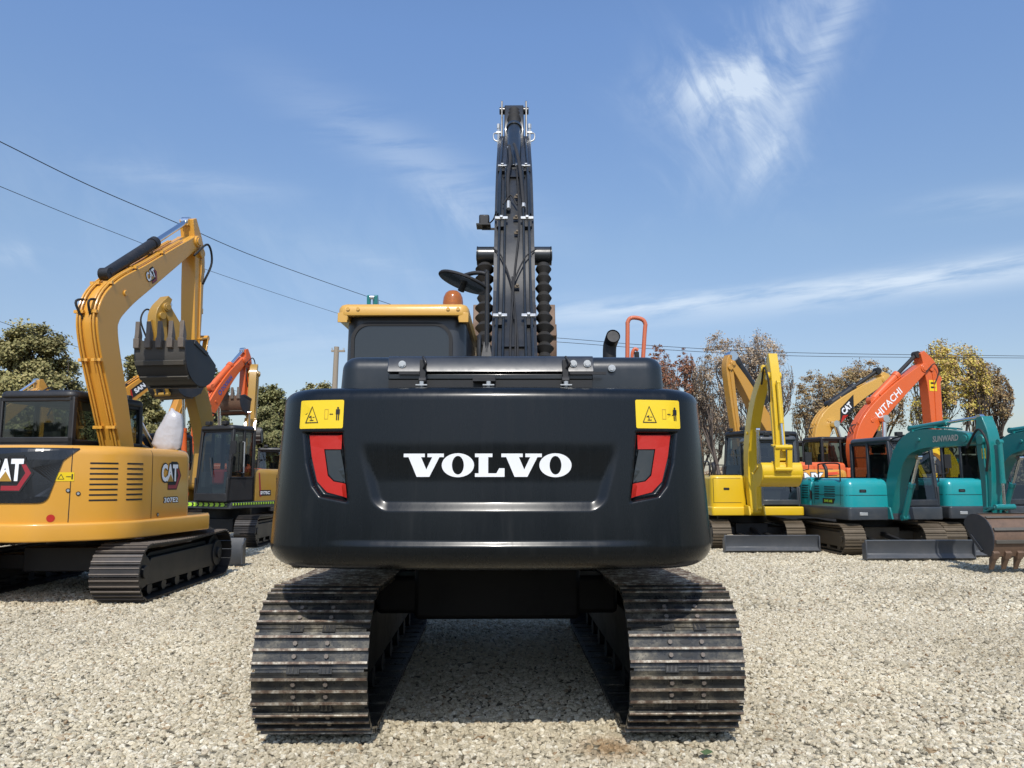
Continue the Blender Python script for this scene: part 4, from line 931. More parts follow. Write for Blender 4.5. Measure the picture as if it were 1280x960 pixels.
# ---- right side
KO, ko = exc('crawler_excavator', 'bright yellow compact excavator with folded arm, yellow bucket and lowered grey blade', 'compact excavator', (5.33, 16.9), 180,
    dict(under=1, body='kom', boomc='kom', tw=.38, gauge=1.5, TL=2.4, TH=.60, pitch=.12, uw=.95, tail=1.15, zd=.68, zdk=.86, zt=1.52, zs=1.50, xb=.13, bw=.20, aw=.17, cab=(-.93, -.10, -.30, 1.0), zcab=2.32, belt=1.25,
         cabc='grey', fy=1.12, sbx=.20, boom=[(1.25, .78, .10), (1.12, 1.6, .14), (1.28, 2.35, .17), (1.75, 3.05, .13), (2.35, 3.52, .09)], arm=[(2.60, 3.78, .05), (2.62, 3.35, .13), (2.72, 2.6, .12), (2.80, 1.75, .07)],
         armcyl=((1.30, 2.72), (2.48, 3.75)), rc=.045, cylc='kom', cylc2='kom', boomcyl=((1.55, .85), (1.62, 2.4)), bktcyl=((2.85, 3.2), (2.98, 2.0)), bucket=dict(piv=(2.80, 1.70), rot=R(-62), size=.52, w=.70, mats=('kom', 'kom', 'kom'), n=5, strips=1),
         blade=dict(w=1.82, h=.34, y=1.82), trackmat=('mudtrack', 'mudtrack')))
TL1 = dict(under=0, body='tealhood', boomc='teal', deckc='grey', tw=.40, gauge=1.52, TL=2.45, TH=.60, pitch=.12, uw=.97, tail=1.25, zd=.66, zdk=.90, zt=1.46, zs=1.44, xb=.0, bw=.24, aw=.20, cab=(-.96, -.02, -.42, .98), zcab=2.24, belt=1.28,
         cabc='cabgrey', fy=1.05, sbx=.06, cr=.20, cr2=.17, boom=[(.95, .80, .10), (1.14, 1.45, .15), (1.48, 1.96, .18), (1.95, 2.12, .17), (2.5, 2.12, .145), (3.1, 2.08, .10)], arm=[(3.38, 2.42, .06), (3.42, 2.05, .14), (3.44, 1.4, .12), (3.40, .74, .07)],
         armcyl=((1.6, 2.34), (3.30, 2.42)), acf=.55, rc=.05, cylc='teal', cylc2='teal', boomcyl=((1.25, .72), (1.75, 1.82)), bktcyl=((3.66, 2.0), (3.66, 1.0)), cylc3='teal', bucket=dict(piv=(3.38, .72), rot=R(46), size=.62, w=.90, strips=5, mats=('rustblade', 'bucketside', 'rustblade'), n=5),
         blade=dict(w=1.92, h=.36, y=1.88), trackmat=('mudtrack', 'mudtrack'), framec='mudtrack')
T1, t1 = exc('crawler_excavator', 'teal compact excavator with lettered level boom and rusty bucket resting on the gravel', 'compact excavator', (7.36, 15.5), 172.5, dict(TL1, under=7))
T2, t2 = exc('crawler_excavator', 'teal compact excavator half hidden behind its twin at the right edge', 'compact excavator', (9.55, 16.0), 172.5, dict(TL1, under=7, bucket=dict(TL1['bucket'], mats=('bucket', 'bucketside', 'tooth'))))
SR, sr = exc('crawler_excavator', 'orange yellow excavator with red stripes and white lettering on its flank', 'excavator', (7.35, 20.6), 250,
    dict(body='sany', boomc='catdim', tw=.6, gauge=1.99, TL=3.6, TH=.85, pitch=.19, uw=1.22, tail=2.05, zd=.98, zdk=1.12, zt=1.66, xb=.15, bw=.28, cab=(-1.2, -.22, .1, 1.75), zcab=2.62, belt=1.75, cabc='black', fy=1.9, cy=.05,
         boom=[(-.35, 1.9, .14), (-.15, 2.6, .17), (.30, 3.3, .18), (.72, 3.95, .14), (1.12, 4.48, .09)], arm=[(1.16, 4.72, .05), (1.2, 4.38, .11), (1.10, 3.4, .10), (.95, 2.2, .08)], armcyl=((.15, 3.55), (1.06, 4.70)), acf=.9, rc=.14,
         boomcyl=((.8, 1.5), (.6, 2.6)), bktcyl=None, bucket=dict(piv=(.85, 2.2), rot=R(-70), size=.7, w=.9), trackmat=('blktrack', 'mudtrack')))
HI, hi = exc('crawler_excavator', 'orange excavator with white lettering up its tall boom, arm hanging straight down on the right', 'excavator', (10.3, 24), 75,
    dict(body='hit', boomc='hit', tw=.6, gauge=2.2, TL=4.0, TH=.9, pitch=.19, uw=1.3, tail=2.3, zd=1.02, zdk=1.2, zt=1.9, xb=.1, bw=.44, aw=.36, cab=(-1.3, -.3, .1, 1.8), zcab=2.75, belt=1.8, cabc='black', fy=1.9,
         boom=[(1.15, 1.45, .20), (1.12, 2.45, .27), (1.55, 3.25, .31), (2.55, 4.15, .27), (3.72, 5.02, .16)], arm=[(3.72, 5.55, .09), (4.02, 5.0, .28), (4.08, 4.2, .22), (4.05, 2.5, .13)], armcyl=((1.75, 3.9), (3.62, 5.48)), acf=.56, rc=.12,
         cylc2='hit', rodc='rubber', boomcyl=((1.8, 1.6), (1.9, 3.3)), bcx=(-.34, .34), bktcyl=((4.42, 4.7), (4.40, 2.7)), kcf=.8, cylc='hit', bucket=dict(piv=(4.05, 2.5), rot=R(-50), size=1.1, w=1.1), trackmat=('mudtrack', 'mudtrack'), pipes=(1.2,), pipec='hit'))
CR, cr_ = exc('crawler_excavator', 'pale yellow excavator with black cylinder on its curved boom, left of the orange one', 'excavator', (11.0, 28), 75,
    dict(body='cat', boomc='cabyel', coverc='cat', tw=.6, gauge=2.2, TL=4.0, TH=.9, pitch=.19, uw=1.3, tail=2.3, zd=1.02, zdk=1.2, zt=2.0, xb=.1, bw=.42, aw=.34, cab=(-1.3, -.3, .1, 1.8), zcab=2.8, belt=1.8, cabc='black', fy=1.9,
         boom=[(1.0, 1.5, .20), (.78, 2.6, .28), (1.15, 3.55, .33), (2.4, 4.45, .25), (3.75, 5.15, .15)], arm=[(3.7, 5.4, .09), (3.9, 5.05, .24), (3.5, 4.1, .2), (3.0, 3.1, .12)], armcyl=((1.35, 4.15), (3.6, 5.5)), acf=.5, rc=.13, rodc='ink',
         boomcyl=((1.9, 1.6), (1.3, 3.4)), bcx=(-.34, .34), bktcyl=((3.7, 4.6), (3.4, 3.4)), bucket=dict(piv=(3.0, 3.1), rot=R(-20), size=1.0, w=1.1, mats=('bucket', 'bucket', 'tooth')), trackmat=('mudtrack', 'mudtrack')))
YK, yk = exc('crawler_excavator', 'yellow excavator with level boom and slanting arm seen behind the turquoise hoods', 'excavator', (13.2, 22.3), 270,
    dict(body='kom', boomc='kom', tw=.45, gauge=1.7, TL=2.8, TH=.65, uw=1.0, tail=1.3, zt=1.6, cab=(-1.0, -.15, -.3, 1.1), zcab=2.45, belt=1.4, xb=.1, bw=.26, boom=[(-.1, 1.1, .12), (-.1, 1.8, .15), (.3, 2.28, .15), (.9, 2.30, .11), (1.15, 2.28, .08)],
         arm=[(1.28, 2.45, .05), (1.15, 2.2, .12), (.85, 1.6, .1), (.55, 1.0, .06)], armcyl=((.1, 2.55), (1.2, 2.45)), boomcyl=((.4, 1.0), (.4, 2.0)), bktcyl=None, bucket=dict(piv=(.55, 1.0), rot=R(-30), size=.6, w=.7), cylc='kom', cylc2='kom', hascab=False))
TF, tf = exc('crawler_excavator', 'teal excavator beyond the black machine, only its tip above the yellow cab roof', 'compact excavator', (-2.36, 13.7), 0,
    dict(TL1, gauge=1.5, boom=[(.9, .8, .10), (.7, 1.8, .15), (.6, 2.8, .16), (.5, 3.7, .12), (.55, 4.45, .09)], arm=[(.50, 4.86, .06), (.62, 4.5, .12), (.9, 3.6, .11), (1.1, 2.8, .07)], armcyl=((.4, 2.9), (.45, 4.8)), boomcyl=((1.2, .8), (.9, 2.6)),
         bktcyl=((.95, 4.3), (1.25, 3.2)), bucket=dict(piv=(1.1, 2.8), rot=R(-80), size=.55, w=.6), xb=.0))
TD, td = exc('crawler_excavator', 'distant teal excavator with upright arm, tiny behind the turquoise hoods', 'compact excavator', (17.3, 30.0), 180,
    dict(TL1, boom=[(.9, .8, .10), (.9, 1.3, .14), (1.0, 1.7, .12), (1.2, 1.9, .09)], arm=[(1.25, 2.15, .05), (1.3, 1.9, .1), (1.35, 1.4, .1), (1.3, .9, .06)], armcyl=((.9, 1.7), (1.2, 2.1)), bktcyl=None, bucket=dict(piv=(1.3, .9), rot=R(-20), size=.5, w=.6)))
# ---- markings, vents and plates on those machines
def rc_(w, h, dx=0, dz=0, mi=0, lay=0, r=0): return (*rectp(w, h, r), dx, dz, mi, lay)
cb = bvh_of(c1['cover']); CV = c1['cover']
decal('rear_panel', [(*tri_poly(roundplan([(-.66, -.33, .09), (.62, -.33, .09), (.72, .14, .05), (.84, .285, .01), (-.84, .285, .01), (-.75, .14, .05)], 5)), 0, 0, 0, 0)], (0, -1.78, 1.5), (1, 0, 0), (0, 0, 1), cb, ['panelblk'], CV, .016, .025)
decal('emblem', cat_logo(.35), (.215, -1.78, 1.50), (1, 0, 0), (0, 0, 1), cb, CATM, CV, .021, .04)
decal('emblem', cat_logo(.31), (1.21, -.235, 1.48), (0, 1, 0), (0, 0, 1), cb, CATM, CV, .004, .05)
decal('lettering', [(*text2d('307E2', .36, .085, bold=.09), 0, 0, 0, 0), (*text2d('307E2', .33, .062, bold=.02), 0, 0, 1, 1)], (1.21, -.22, 1.165), (0, 1, 0), (0, 0, 1), cb, ['ink', 'white'], CV, .004, .05)
decal('red_dot', [(*ellp(.042, .042), 0, 0, 0, 0)], (.658, -1.655, 1.0), (.81, .59, 0), (0, 0, 1), cb, ['red'], CV, .004, .03)
decal('warning_sticker', [rc_(.19, .10), (*outl([(-.07, -.03), (0, -.03), (-.035, .032)], .006), 0, 0, 1, 1), rc_(.05, .008, .04, 0, 1, 1), rc_(.014, .06, .075, 0, 1, 1)], (.735, -1.58, 1.46), (.77, .64, 0), (0, 0, 1), cb, ['yel', 'ink'], CV, .004, .03)
for O_, e, w_ in (((1.03, -1.31, 1.4), (.66, .75, 0), .30), ((1.20, -.98, 1.4), (.2, .98, 0), .25)):
    for k in range(8):
        z = 1.615 - .0605 * k; o_ = (O_[0] + .012 * (k / 8 - .5), O_[1], z)
        decal('vent', [rc_(w_, .019, 0, 0, 0, 0, .004)], o_, e, (0, 0, 1), cb, ['ink'], CV, .003, .05)
decal('panel_seam', [rc_(.009, .84)], (.785, -1.54, 1.37), (.77, .64, 0), (0, 0, 1), cb, ['ink'], CV, .002, .05)
decal('panel_seam', [rc_(.010, .86)], (1.22, -.66, 1.38), (0, 1, 0), (0, 0, 1), cb, ['ink'], CV, .002, .05)
for p, e in (((.77, -1.554, 1.306), (.77, .64, 0)), ((.85, -1.49, 1.27), (.77, .64, 0)), ((.148, -1.785, 1.24), (1, 0, 0)), ((1.215, .28, .99), (0, 1, 0)), ((1.22, -.52, .99), (0, 1, 0))):
    decal('panel_lock', [(*ellp(.024, .024), 0, 0, 0, 0), (*ellp(.014, .014), 0, 0, 1, 1)], p, e, (0, 0, 1), cb, ['ink', 'silver'], CV, .008, .05)
bb = bvh_of(c1['boom'])
decal('emblem', cat_logo(.19), (.25, .60, 4.385), (0, .8, .6), (0, -.6, .8), bb, CATM, c1['boom'], .004, .1)
decal('lettering', [(*tri_poly([(-.38, -.1), (.26, -.1), (.36, .1), (-.28, .1)]), 0, 0, 0, 0), (*tri_poly([(-.38, -.1), (-.32, -.1), (-.24, .1), (-.28, .1)]), 0, 0, 1, 1), (*text2d('SANY', .46, .12, bold=.05), .03, 0, 2, 2)], (.352, -1.0, 3.66), (0, .78, .62), (0, -.62, .78), None, ['ink', 'red', 'white'], s2['boom'], .004)
decal('lettering', [(*text2d('DOOSAN', .66, .15, bold=.04), .08, 0, 0, 0), (*ringell(.09, .09, .05, .05, 16), -.38, 0, 0, 0)], (.252, -.62, 4.50), (0, .66, .75), (0, -.75, .66), None, ['blue'], orr['boom'], .004)
# lime tape on the black and ochre machine
dk = sf['deck']; db = bvh_of(dk)
decal('reflective_tape', [rc_(1.9, .075)] + [(*tri_poly([(-.02, -.037), (.03, -.037), (.06, 0), (.03, .037), (-.02, .037), (.01, 0)]), -.9 + .15 * k, 0, 1, 1) for k in range(13)], (0, 1.0, .89), (-1, 0, 0), (0, 0, 1), db, ['lime', 'ink'], dk, .004, .2)
decal('reflective_tape', [rc_(1.9, .05)] + [(*tri_poly([(-.02, -.025), (.02, -.025), (.03, 0), (.02, .025), (-.02, .025), (-.01, 0)]), -.9 + .075 * k, 0, 1, 1) for k in range(25)], (-1.05, -.02, .90), (0, -1, 0), (0, 0, 1), db, ['lime', 'ink'], dk, .004, .2)
cb2 = bvh_of(sf['cover'])
decal('lettering', [rc_(.36, .12, -.30, -.2, 0, 0), (*text2d('SY75C', .3, .07, bold=.04), -.30, -.2, 1, 1), (*tri_poly([(.0, -.28), (.05, -.28), (.0, .3), (-.04, .3)]), -.47, 0, 2, 0)] + [rc_(.30, .03, .2, .1 - .07 * k, 0, 0) for k in range(6)], (-1.03, -.35, 1.32), (0, -1, 0), (0, 0, 1), cb2, ['ink', 'white', 'darkred'], sf['cover'], .004, .1)
cloth = M(); cloth.box(-.75, -.45, .75, .95, 1.3, 1.62); cloth.box(-.55, -.3, .6, .8, 1.2, 1.4); cloth.build('seat_cover', 'redcloth', sf['cab'], bevel=.05)
# right side machines
for mc_ in (t1, t2):
    decal('lettering', [(*text2d('SUNWARD', .62, .105, bold=.03, shear=.15), 0, 0, 0, 0)], (.122, 2.62, 2.11), (0, 1, 0), (0, 0, 1), None, ['silver'], mc_['boom'], .003)
    decal('warning_sticker', [rc_(.08, .16), rc_(.05, .03, 0, .03, 1, 1), rc_(.05, .03, 0, -.03, 1, 1)], (.102, 3.44, 1.83), (0, 1, 0), (0, 0, 1), None, ['yel', 'ink'], mc_['arm'], .004)
    sb = bvh_of(mc_['side'])
    decal('hood_latch', [rc_(.14, .055, 0, 0, 0, 0, .01), rc_(.08, .02, 0, 0, 1, 1)], (.62, .97, 1.20), (-1, 0, 0), (0, 0, 1), sb, ['ink', 'grey'], mc_['side'], .006, .05)
    decal('panel_seam', [rc_(.80, .010)], (.52, .97, 1.12), (-1, 0, 0), (0, 0, 1), sb, ['ink'], mc_['side'], .003, .05)
    decal('panel_seam', [rc_(1.2, .010)], (.95, .3, 1.12), (0, 1, 0), (0, 0, 1), sb, ['ink'], mc_['side'], .003, .1)
    decal('name_plate', [(*tri_poly([(-.22, -.05), (.16, -.05), (.22, .05), (-.22, .05)]), 0, 0, 0, 0), (*text2d('SWE 60E', .28, .05, bold=.02), -.02, 0, 1, 1)], (.95, .35, 1.0), (0, 1, 0), (0, 0, 1), sb, ['ink', 'lime'], mc_['side'], .004, .05)
    for k in range(6): decal('vent', [rc_(.16, .02, 0, 0, 0, 0, .004)], (.95, -.08, 1.28 - .05 * k), (0, 1, 0), (0, 0, 1), sb, ['ink'], mc_['side'], .003, .05)
    m = M(); m.box(.60, .76, 1.035, 1.06, .745, .805); m.build('deck_lamp', 'silver', mc_['deck'], bevel=.006)
kb = bvh_of(ko['side'])
decal('hood_latch', [rc_(.12, .05, 0, 0, 0, 0, .01)], (.62, 1.03, 1.22), (-1, 0, 0), (0, 0, 1), kb, ['ink'], ko['side'], .004, .05)
decal('panel_seam', [rc_(.008, .5, -.28, 0), rc_(.56, .008, 0, .26), rc_(.56, .008, 0, -.24)], (.60, 1.03, 1.18), (-1, 0, 0), (0, 0, 1), kb, ['ink'], ko['side'], .003, .05)
decal('lettering', [(*text2d('HITACHI', 1.30, .23, bold=.015), 0, 0, 0, 0)], (.322, 2.22, 3.84), (0, .75, .66), (0, -.66, .75), None, ['white'], hi['boom'], .004)
decal('warning_sticker', [rc_(.30, .36), rc_(.18, .06, 0, .08, 1, 1), rc_(.18, .06, 0, -.06, 1, 1)], (.282, 4.05, 4.45), (0, 1, 0), (0, 0, 1), None, ['yel', 'ink'], hi['arm'], .004)
decal('lettering', [(*tri_poly([(-.60, -.20), (.25, -.20), (.62, .20), (-.2, .20)]), 0, 0, 0, 0), (*tri_poly([(-.60, -.20), (-.1, -.20), (-.3, -.06)]), 0, 0, 1, 1), (*text2d('CAT', .52, .24, bold=.05), .02, .02, 2, 2)], (.312, 1.95, 3.98), (0, .75, .66), (0, -.66, .75), None, ['ink', 'red', 'white'], cr_['boom'], .004)
sb = bvh_of(sr['cover'])
decal('lettering', [(*text2d('SANY', 1.16, .30, bold=.10), 0, 0, 0, 0), (*text2d('SANY', 1.10, .25, bold=.05), 0, 0, 1, 1)], (-1.19, -.10, 1.45), (0, -1, 0), (0, 0, 1), sb, ['grey', 'white'], sr['cover'], .004, .1)
decal('stripe', [(*tri_poly([(-.25, -.04), (.25, .0), (.25, .07), (-.25, .04)]), 0, .12, 0, 0), (*tri_poly([(-.25, -.05), (.25, -.01), (.25, .06), (-.25, .03)]), 0, -.02, 0, 0)], (-1.19, -.98, 1.42), (0, -1, 0), (0, 0, 1), sb, ['orangered'], sr['cover'], .004, .1)


# ================================================================== ground
def ground_mat():
    m, nt, b = newmat('gravel_ground')
    tc = nt.nodes.new('ShaderNodeTexCoord')
    v = nt.nodes.new('ShaderNodeTexVoronoi'); v.inputs['Scale'].default_value = 30; nt.links.new(tc.outputs['Object'], v.inputs['Vector'])
    sp = nt.nodes.new('ShaderNodeSeparateColor'); nt.links.new(v.outputs['Color'], sp.inputs[0])
    r = ramp(nt, sp.outputs[0], [(0, (.17, .15, .11)), (.5, (.32, .285, .21)), (1, (.47, .43, .33))])
    r2 = ramp(nt, v.outputs['Distance'], [(.3, (1, 1, 1)), (.75, (.35, .33, .3))])  # shade in the gaps between stones put into the colour
    mx = nt.nodes.new('ShaderNodeMix'); mx.data_type = 'RGBA'; mx.blend_type = 'MULTIPLY'; mx.inputs[0].default_value = 1
    nt.links.new(r.outputs[0], mx.inputs[6]); nt.links.new(r2.outputs[0], mx.inputs[7])
    n = noise(nt, .35, 5, .6); r3 = ramp(nt, n.outputs[0], [(.35, (.82, .80, .76)), (.65, (1.08, 1.07, 1.04))])
    mx2 = nt.nodes.new('ShaderNodeMix'); mx2.data_type = 'RGBA'; mx2.blend_type = 'MULTIPLY'; mx2.inputs[0].default_value = 1
    nt.links.new(mx.outputs[2], mx2.inputs[6]); nt.links.new(r3.outputs[0], mx2.inputs[7]); nt.links.new(mx2.outputs[2], b.inputs['Base Color'])
    bp = nt.nodes.new('ShaderNodeBump'); bp.inputs['Strength'].default_value = 1; bp.inputs['Distance'].default_value = .02; bp.invert = True
    nt.links.new(v.outputs['Distance'], bp.inputs['Height']); nt.links.new(bp.outputs[0], b.inputs['Normal']); b.inputs['Roughness'].default_value = .9
    b.inputs['Specular IOR Level'].default_value = .2
    return m
MT['ground'] = ground_mat()
m = M(); m.add([(-1500, -1500, 0), (1500, -1500, 0), (1500, 1500, 0), (-1500, 1500, 0)], [(0, 1, 2, 3)]); g = m.build('ground', 'ground', smooth=False); tag(g, 'pale gravel yard', kind='structure')
def stone_mat():
    m, nt, b = newmat('crushed_stone')
    oi = nt.nodes.new('ShaderNodeObjectInfo')
    r = ramp(nt, oi.outputs['Random'], [(0, (.22, .20, .15)), (.06, (.38, .34, .25)), (.4, (.495, .437, .318)), (.7, (.57, .508, .38)), (.9, (.65, .61, .50)), (.98, (.36, .28, .18)), (1, (.25, .17, .10))])
    n = noise(nt, 1.1, 4, .6); 
    geo = nt.nodes.new('ShaderNodeNewGeometry'); nw = nt.nodes.new('ShaderNodeTexNoise'); nw.inputs['Scale'].default_value = .55; nw.inputs['Detail'].default_value = 4; nt.links.new(geo.outputs['Position'], nw.inputs['Vector'])
    r2 = ramp(nt, nw.outputs[0], [(.35, (.88, .86, .82)), (.50, (1.0, .99, .97)), (.66, (1.12, 1.11, 1.08))])
    ng = nt.nodes.new('ShaderNodeTexNoise'); ng.inputs['Scale'].default_value = 90; ng.inputs['Detail'].default_value = 3; nt.links.new(geo.outputs['Position'], ng.inputs['Vector'])
    r3 = ramp(nt, ng.outputs[0], [(.3, (.78, .76, .74)), (.65, (1.08, 1.08, 1.08))])
    a = nt.nodes.new('ShaderNodeMix'); a.data_type = 'RGBA'; a.blend_type = 'MULTIPLY'; a.inputs[0].default_value = 1
    c = nt.nodes.new('ShaderNodeMix'); c.data_type = 'RGBA'; c.blend_type = 'MULTIPLY'; c.inputs[0].default_value = 1
    nt.links.new(r.outputs[0], a.inputs[6]); nt.links.new(r2.outputs[0], a.inputs[7]); nt.links.new(a.outputs[2], c.inputs[6]); nt.links.new(r3.outputs[0], c.inputs[7])
    # an oily stain near the right track
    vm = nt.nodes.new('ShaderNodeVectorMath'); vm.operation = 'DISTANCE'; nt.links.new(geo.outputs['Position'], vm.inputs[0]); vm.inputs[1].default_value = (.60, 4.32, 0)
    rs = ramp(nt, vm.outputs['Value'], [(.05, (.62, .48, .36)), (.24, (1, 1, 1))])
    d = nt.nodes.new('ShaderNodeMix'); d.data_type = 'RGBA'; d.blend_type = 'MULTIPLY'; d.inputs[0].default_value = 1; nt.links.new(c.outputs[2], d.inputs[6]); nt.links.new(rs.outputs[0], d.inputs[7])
    nt.links.new(d.outputs[2], b.inputs['Base Color']); b.inputs['Roughness'].default_value = .85; b.inputs['Specular IOR Level'].default_value = .25
    return m
MT['stone'] = stone_mat()
def gravel(name, poly, density, size, sub, seed):
    me = bpy.data.meshes.new(name); me.from_pydata([(x, y, 0) for x, y in poly], [], [tuple(range(len(poly)))]); me.materials.append(MT['stone'])
    o = bpy.data.objects.new(name, me); COL.objects.link(o); tag(o, 'loose pale crushed stone covering the yard', 'gravel', kind='stuff')
    ng = bpy.data.node_groups.new(name, 'GeometryNodeTree'); ng.interface.new_socket('Geometry', in_out='INPUT', socket_type='NodeSocketGeometry'); ng.interface.new_socket('Geometry', in_out='OUTPUT', socket_type='NodeSocketGeometry')
    N = ng.nodes; L = ng.links; gi = N.new('NodeGroupInput'); go = N.new('NodeGroupOutput')
    dp = N.new('GeometryNodeDistributePointsOnFaces'); dp.inputs['Density'].default_value = density; dp.inputs['Seed'].default_value = seed; L.new(gi.outputs[0], dp.inputs['Mesh'])
    join = N.new('GeometryNodeGeometryToInstance')
    for k in range(7):
        ic = N.new('GeometryNodeMeshIcoSphere'); ic.inputs['Radius'].default_value = 1; ic.inputs['Subdivisions'].default_value = sub
        nz = N.new('ShaderNodeTexNoise'); nz.noise_dimensions = '4D'; nz.inputs['W'].default_value = k * 7.3 + seed; nz.inputs['Scale'].default_value = .9; nz.inputs['Detail'].default_value = 1
        sb = N.new('ShaderNodeVectorMath'); sb.operation = 'SUBTRACT'; sb.inputs[1].default_value = (.5, .5, .5); L.new(nz.outputs['Color'], sb.inputs[0])
        sc = N.new('ShaderNodeVectorMath'); sc.operation = 'SCALE'; sc.inputs['Scale'].default_value = 2.2; L.new(sb.outputs[0], sc.inputs[0])
        sp = N.new('GeometryNodeSetPosition'); L.new(ic.outputs['Mesh'], sp.inputs['Geometry']); L.new(sc.outputs[0], sp.inputs['Offset'])
        sm = N.new('GeometryNodeSetMaterial'); sm.inputs['Material'].default_value = MT['stone']; L.new(sp.outputs[0], sm.inputs[0])
        sh = N.new('GeometryNodeSetShadeSmooth'); sh.inputs['Shade Smooth'].default_value = False; L.new(sm.outputs[0], sh.inputs[0])
        L.new(sh.outputs[0], join.inputs[0])
    ip = N.new('GeometryNodeInstanceOnPoints'); ip.inputs['Pick Instance'].default_value = True; L.new(dp.outputs['Points'], ip.inputs['Points']); L.new(join.outputs[0], ip.inputs['Instance'])
    rr = N.new('FunctionNodeRandomValue'); rr.data_type = 'FLOAT_VECTOR'; rr.inputs[0].default_value = (-.5, -.5, 0); rr.inputs[1].default_value = (.5, .5, 6.28); rr.inputs['Seed'].default_value = seed + 1; L.new(rr.outputs[0], ip.inputs['Rotation'])
    rs = N.new('FunctionNodeRandomValue'); rs.data_type = 'FLOAT_VECTOR'; rs.inputs[0].default_value = tuple(size * q for q in (.6, .45, .42)); rs.inputs[1].default_value = tuple(size * q for q in (1.35, 1.1, .95)); rs.inputs['Seed'].default_value = seed + 2; L.new(rs.outputs[0], ip.inputs['Scale'])
    L.new(ip.outputs[0], go.inputs[0])
    md = o.modifiers.new('gravel', 'NODES'); md.node_group = ng; return o
gravel('loose_gravel', [(-3.6, 2.6), (4.0, 2.6), (6.6, 8.5), (-6.4, 8.5)], 1700, .0176, 2, 1)
gravel('loose_gravel', [(-6.4, 8.503), (6.6, 8.503), (12.5, 17), (-12.2, 17)], 760, .026, 1, 9)
gravel('loose_gravel', [(-3.6, 2.6), (4.0, 2.6), (12.0, 15), (-11, 15)], 16, .030, 2, 31)
gravel('loose_gravel', [(-12.2, 17.003), (12.5, 17.003), (16, 30), (-16, 30)], 160, .045, 1, 17)
m = M(); lf = []
for k in range(9): a = 2 * PI * k / 9; lf.append((.035 * math.cos(a) * (1 + .2 * (k % 2)), .028 * math.sin(a), .006 * (k % 3)))
m.add([(0, 0, .018)] + lf, [(0, 1 + k, 1 + (k + 1) % 9) for k in range(9)])
MT['leafy'] = paint('dry_green_leaf', (.05, .09, .03), .7, 0, .1)
o = m.build('fallen_leaf', 'leafy', None); o.location = (1.09, 4.17, .03); tag(o, 'small green leaf lying on the gravel beside the right track', 'leaf')

# ================================================================== trees
def leafmat(name, cols):
    m, nt, b = newmat(name)
    geo = nt.nodes.new('ShaderNodeNewGeometry')
    r = ramp(nt, geo.outputs['Random Per Island'], [(i / (len(cols) - 1), c) for i, c in enumerate(cols)])
    n = noise(nt, .6, 3, .6); r2 = ramp(nt, n.outputs[0], [(.35, (.82, .82, .82)), (.65, (1.18, 1.18, 1.15))])
    a = nt.nodes.new('ShaderNodeMix'); a.data_type = 'RGBA'; a.blend_type = 'MULTIPLY'; a.inputs[0].default_value = 1
    nt.links.new(r.outputs[0], a.inputs[6]); nt.links.new(r2.outputs[0], a.inputs[7]); nt.links.new(a.outputs[2], b.inputs['Base Color']); b.inputs['Roughness'].default_value = .75
    return m
MT['lf_olive'] = leafmat('olive_leaves', [(.16, .15, .05), (.22, .20, .07), (.29, .255, .095), (.34, .28, .12)])
MT['lf_dark'] = leafmat('dark_evergreen_leaves', [(.12, .125, .045), (.16, .165, .055), (.20, .19, .07), (.25, .22, .09)])
MT['lf_red'] = leafmat('russet_leaves', [(.20, .06, .03), (.32, .11, .055), (.38, .19, .10), (.3, .2, .13)])
MT['lf_brown'] = leafmat('dry_brown_leaves', [(.26, .18, .12), (.38, .28, .19), (.48, .35, .22), (.52, .44, .33)])
MT['lf_orange'] = leafmat('orange_brown_leaves', [(.26, .15, .07), (.34, .22, .09), (.38, .27, .13), (.24, .2, .09)])
MT['lf_yellow'] = leafmat('yellowing_leaves', [(.34, .29, .05), (.56, .45, .08), (.68, .52, .10), (.40, .24, .12), (.60, .43, .16)])
MT['bark'] = paint('grey_brown_bark', (.11, .085, .07), .9, 0, .2, (.2, .17, .14), bump=.1)
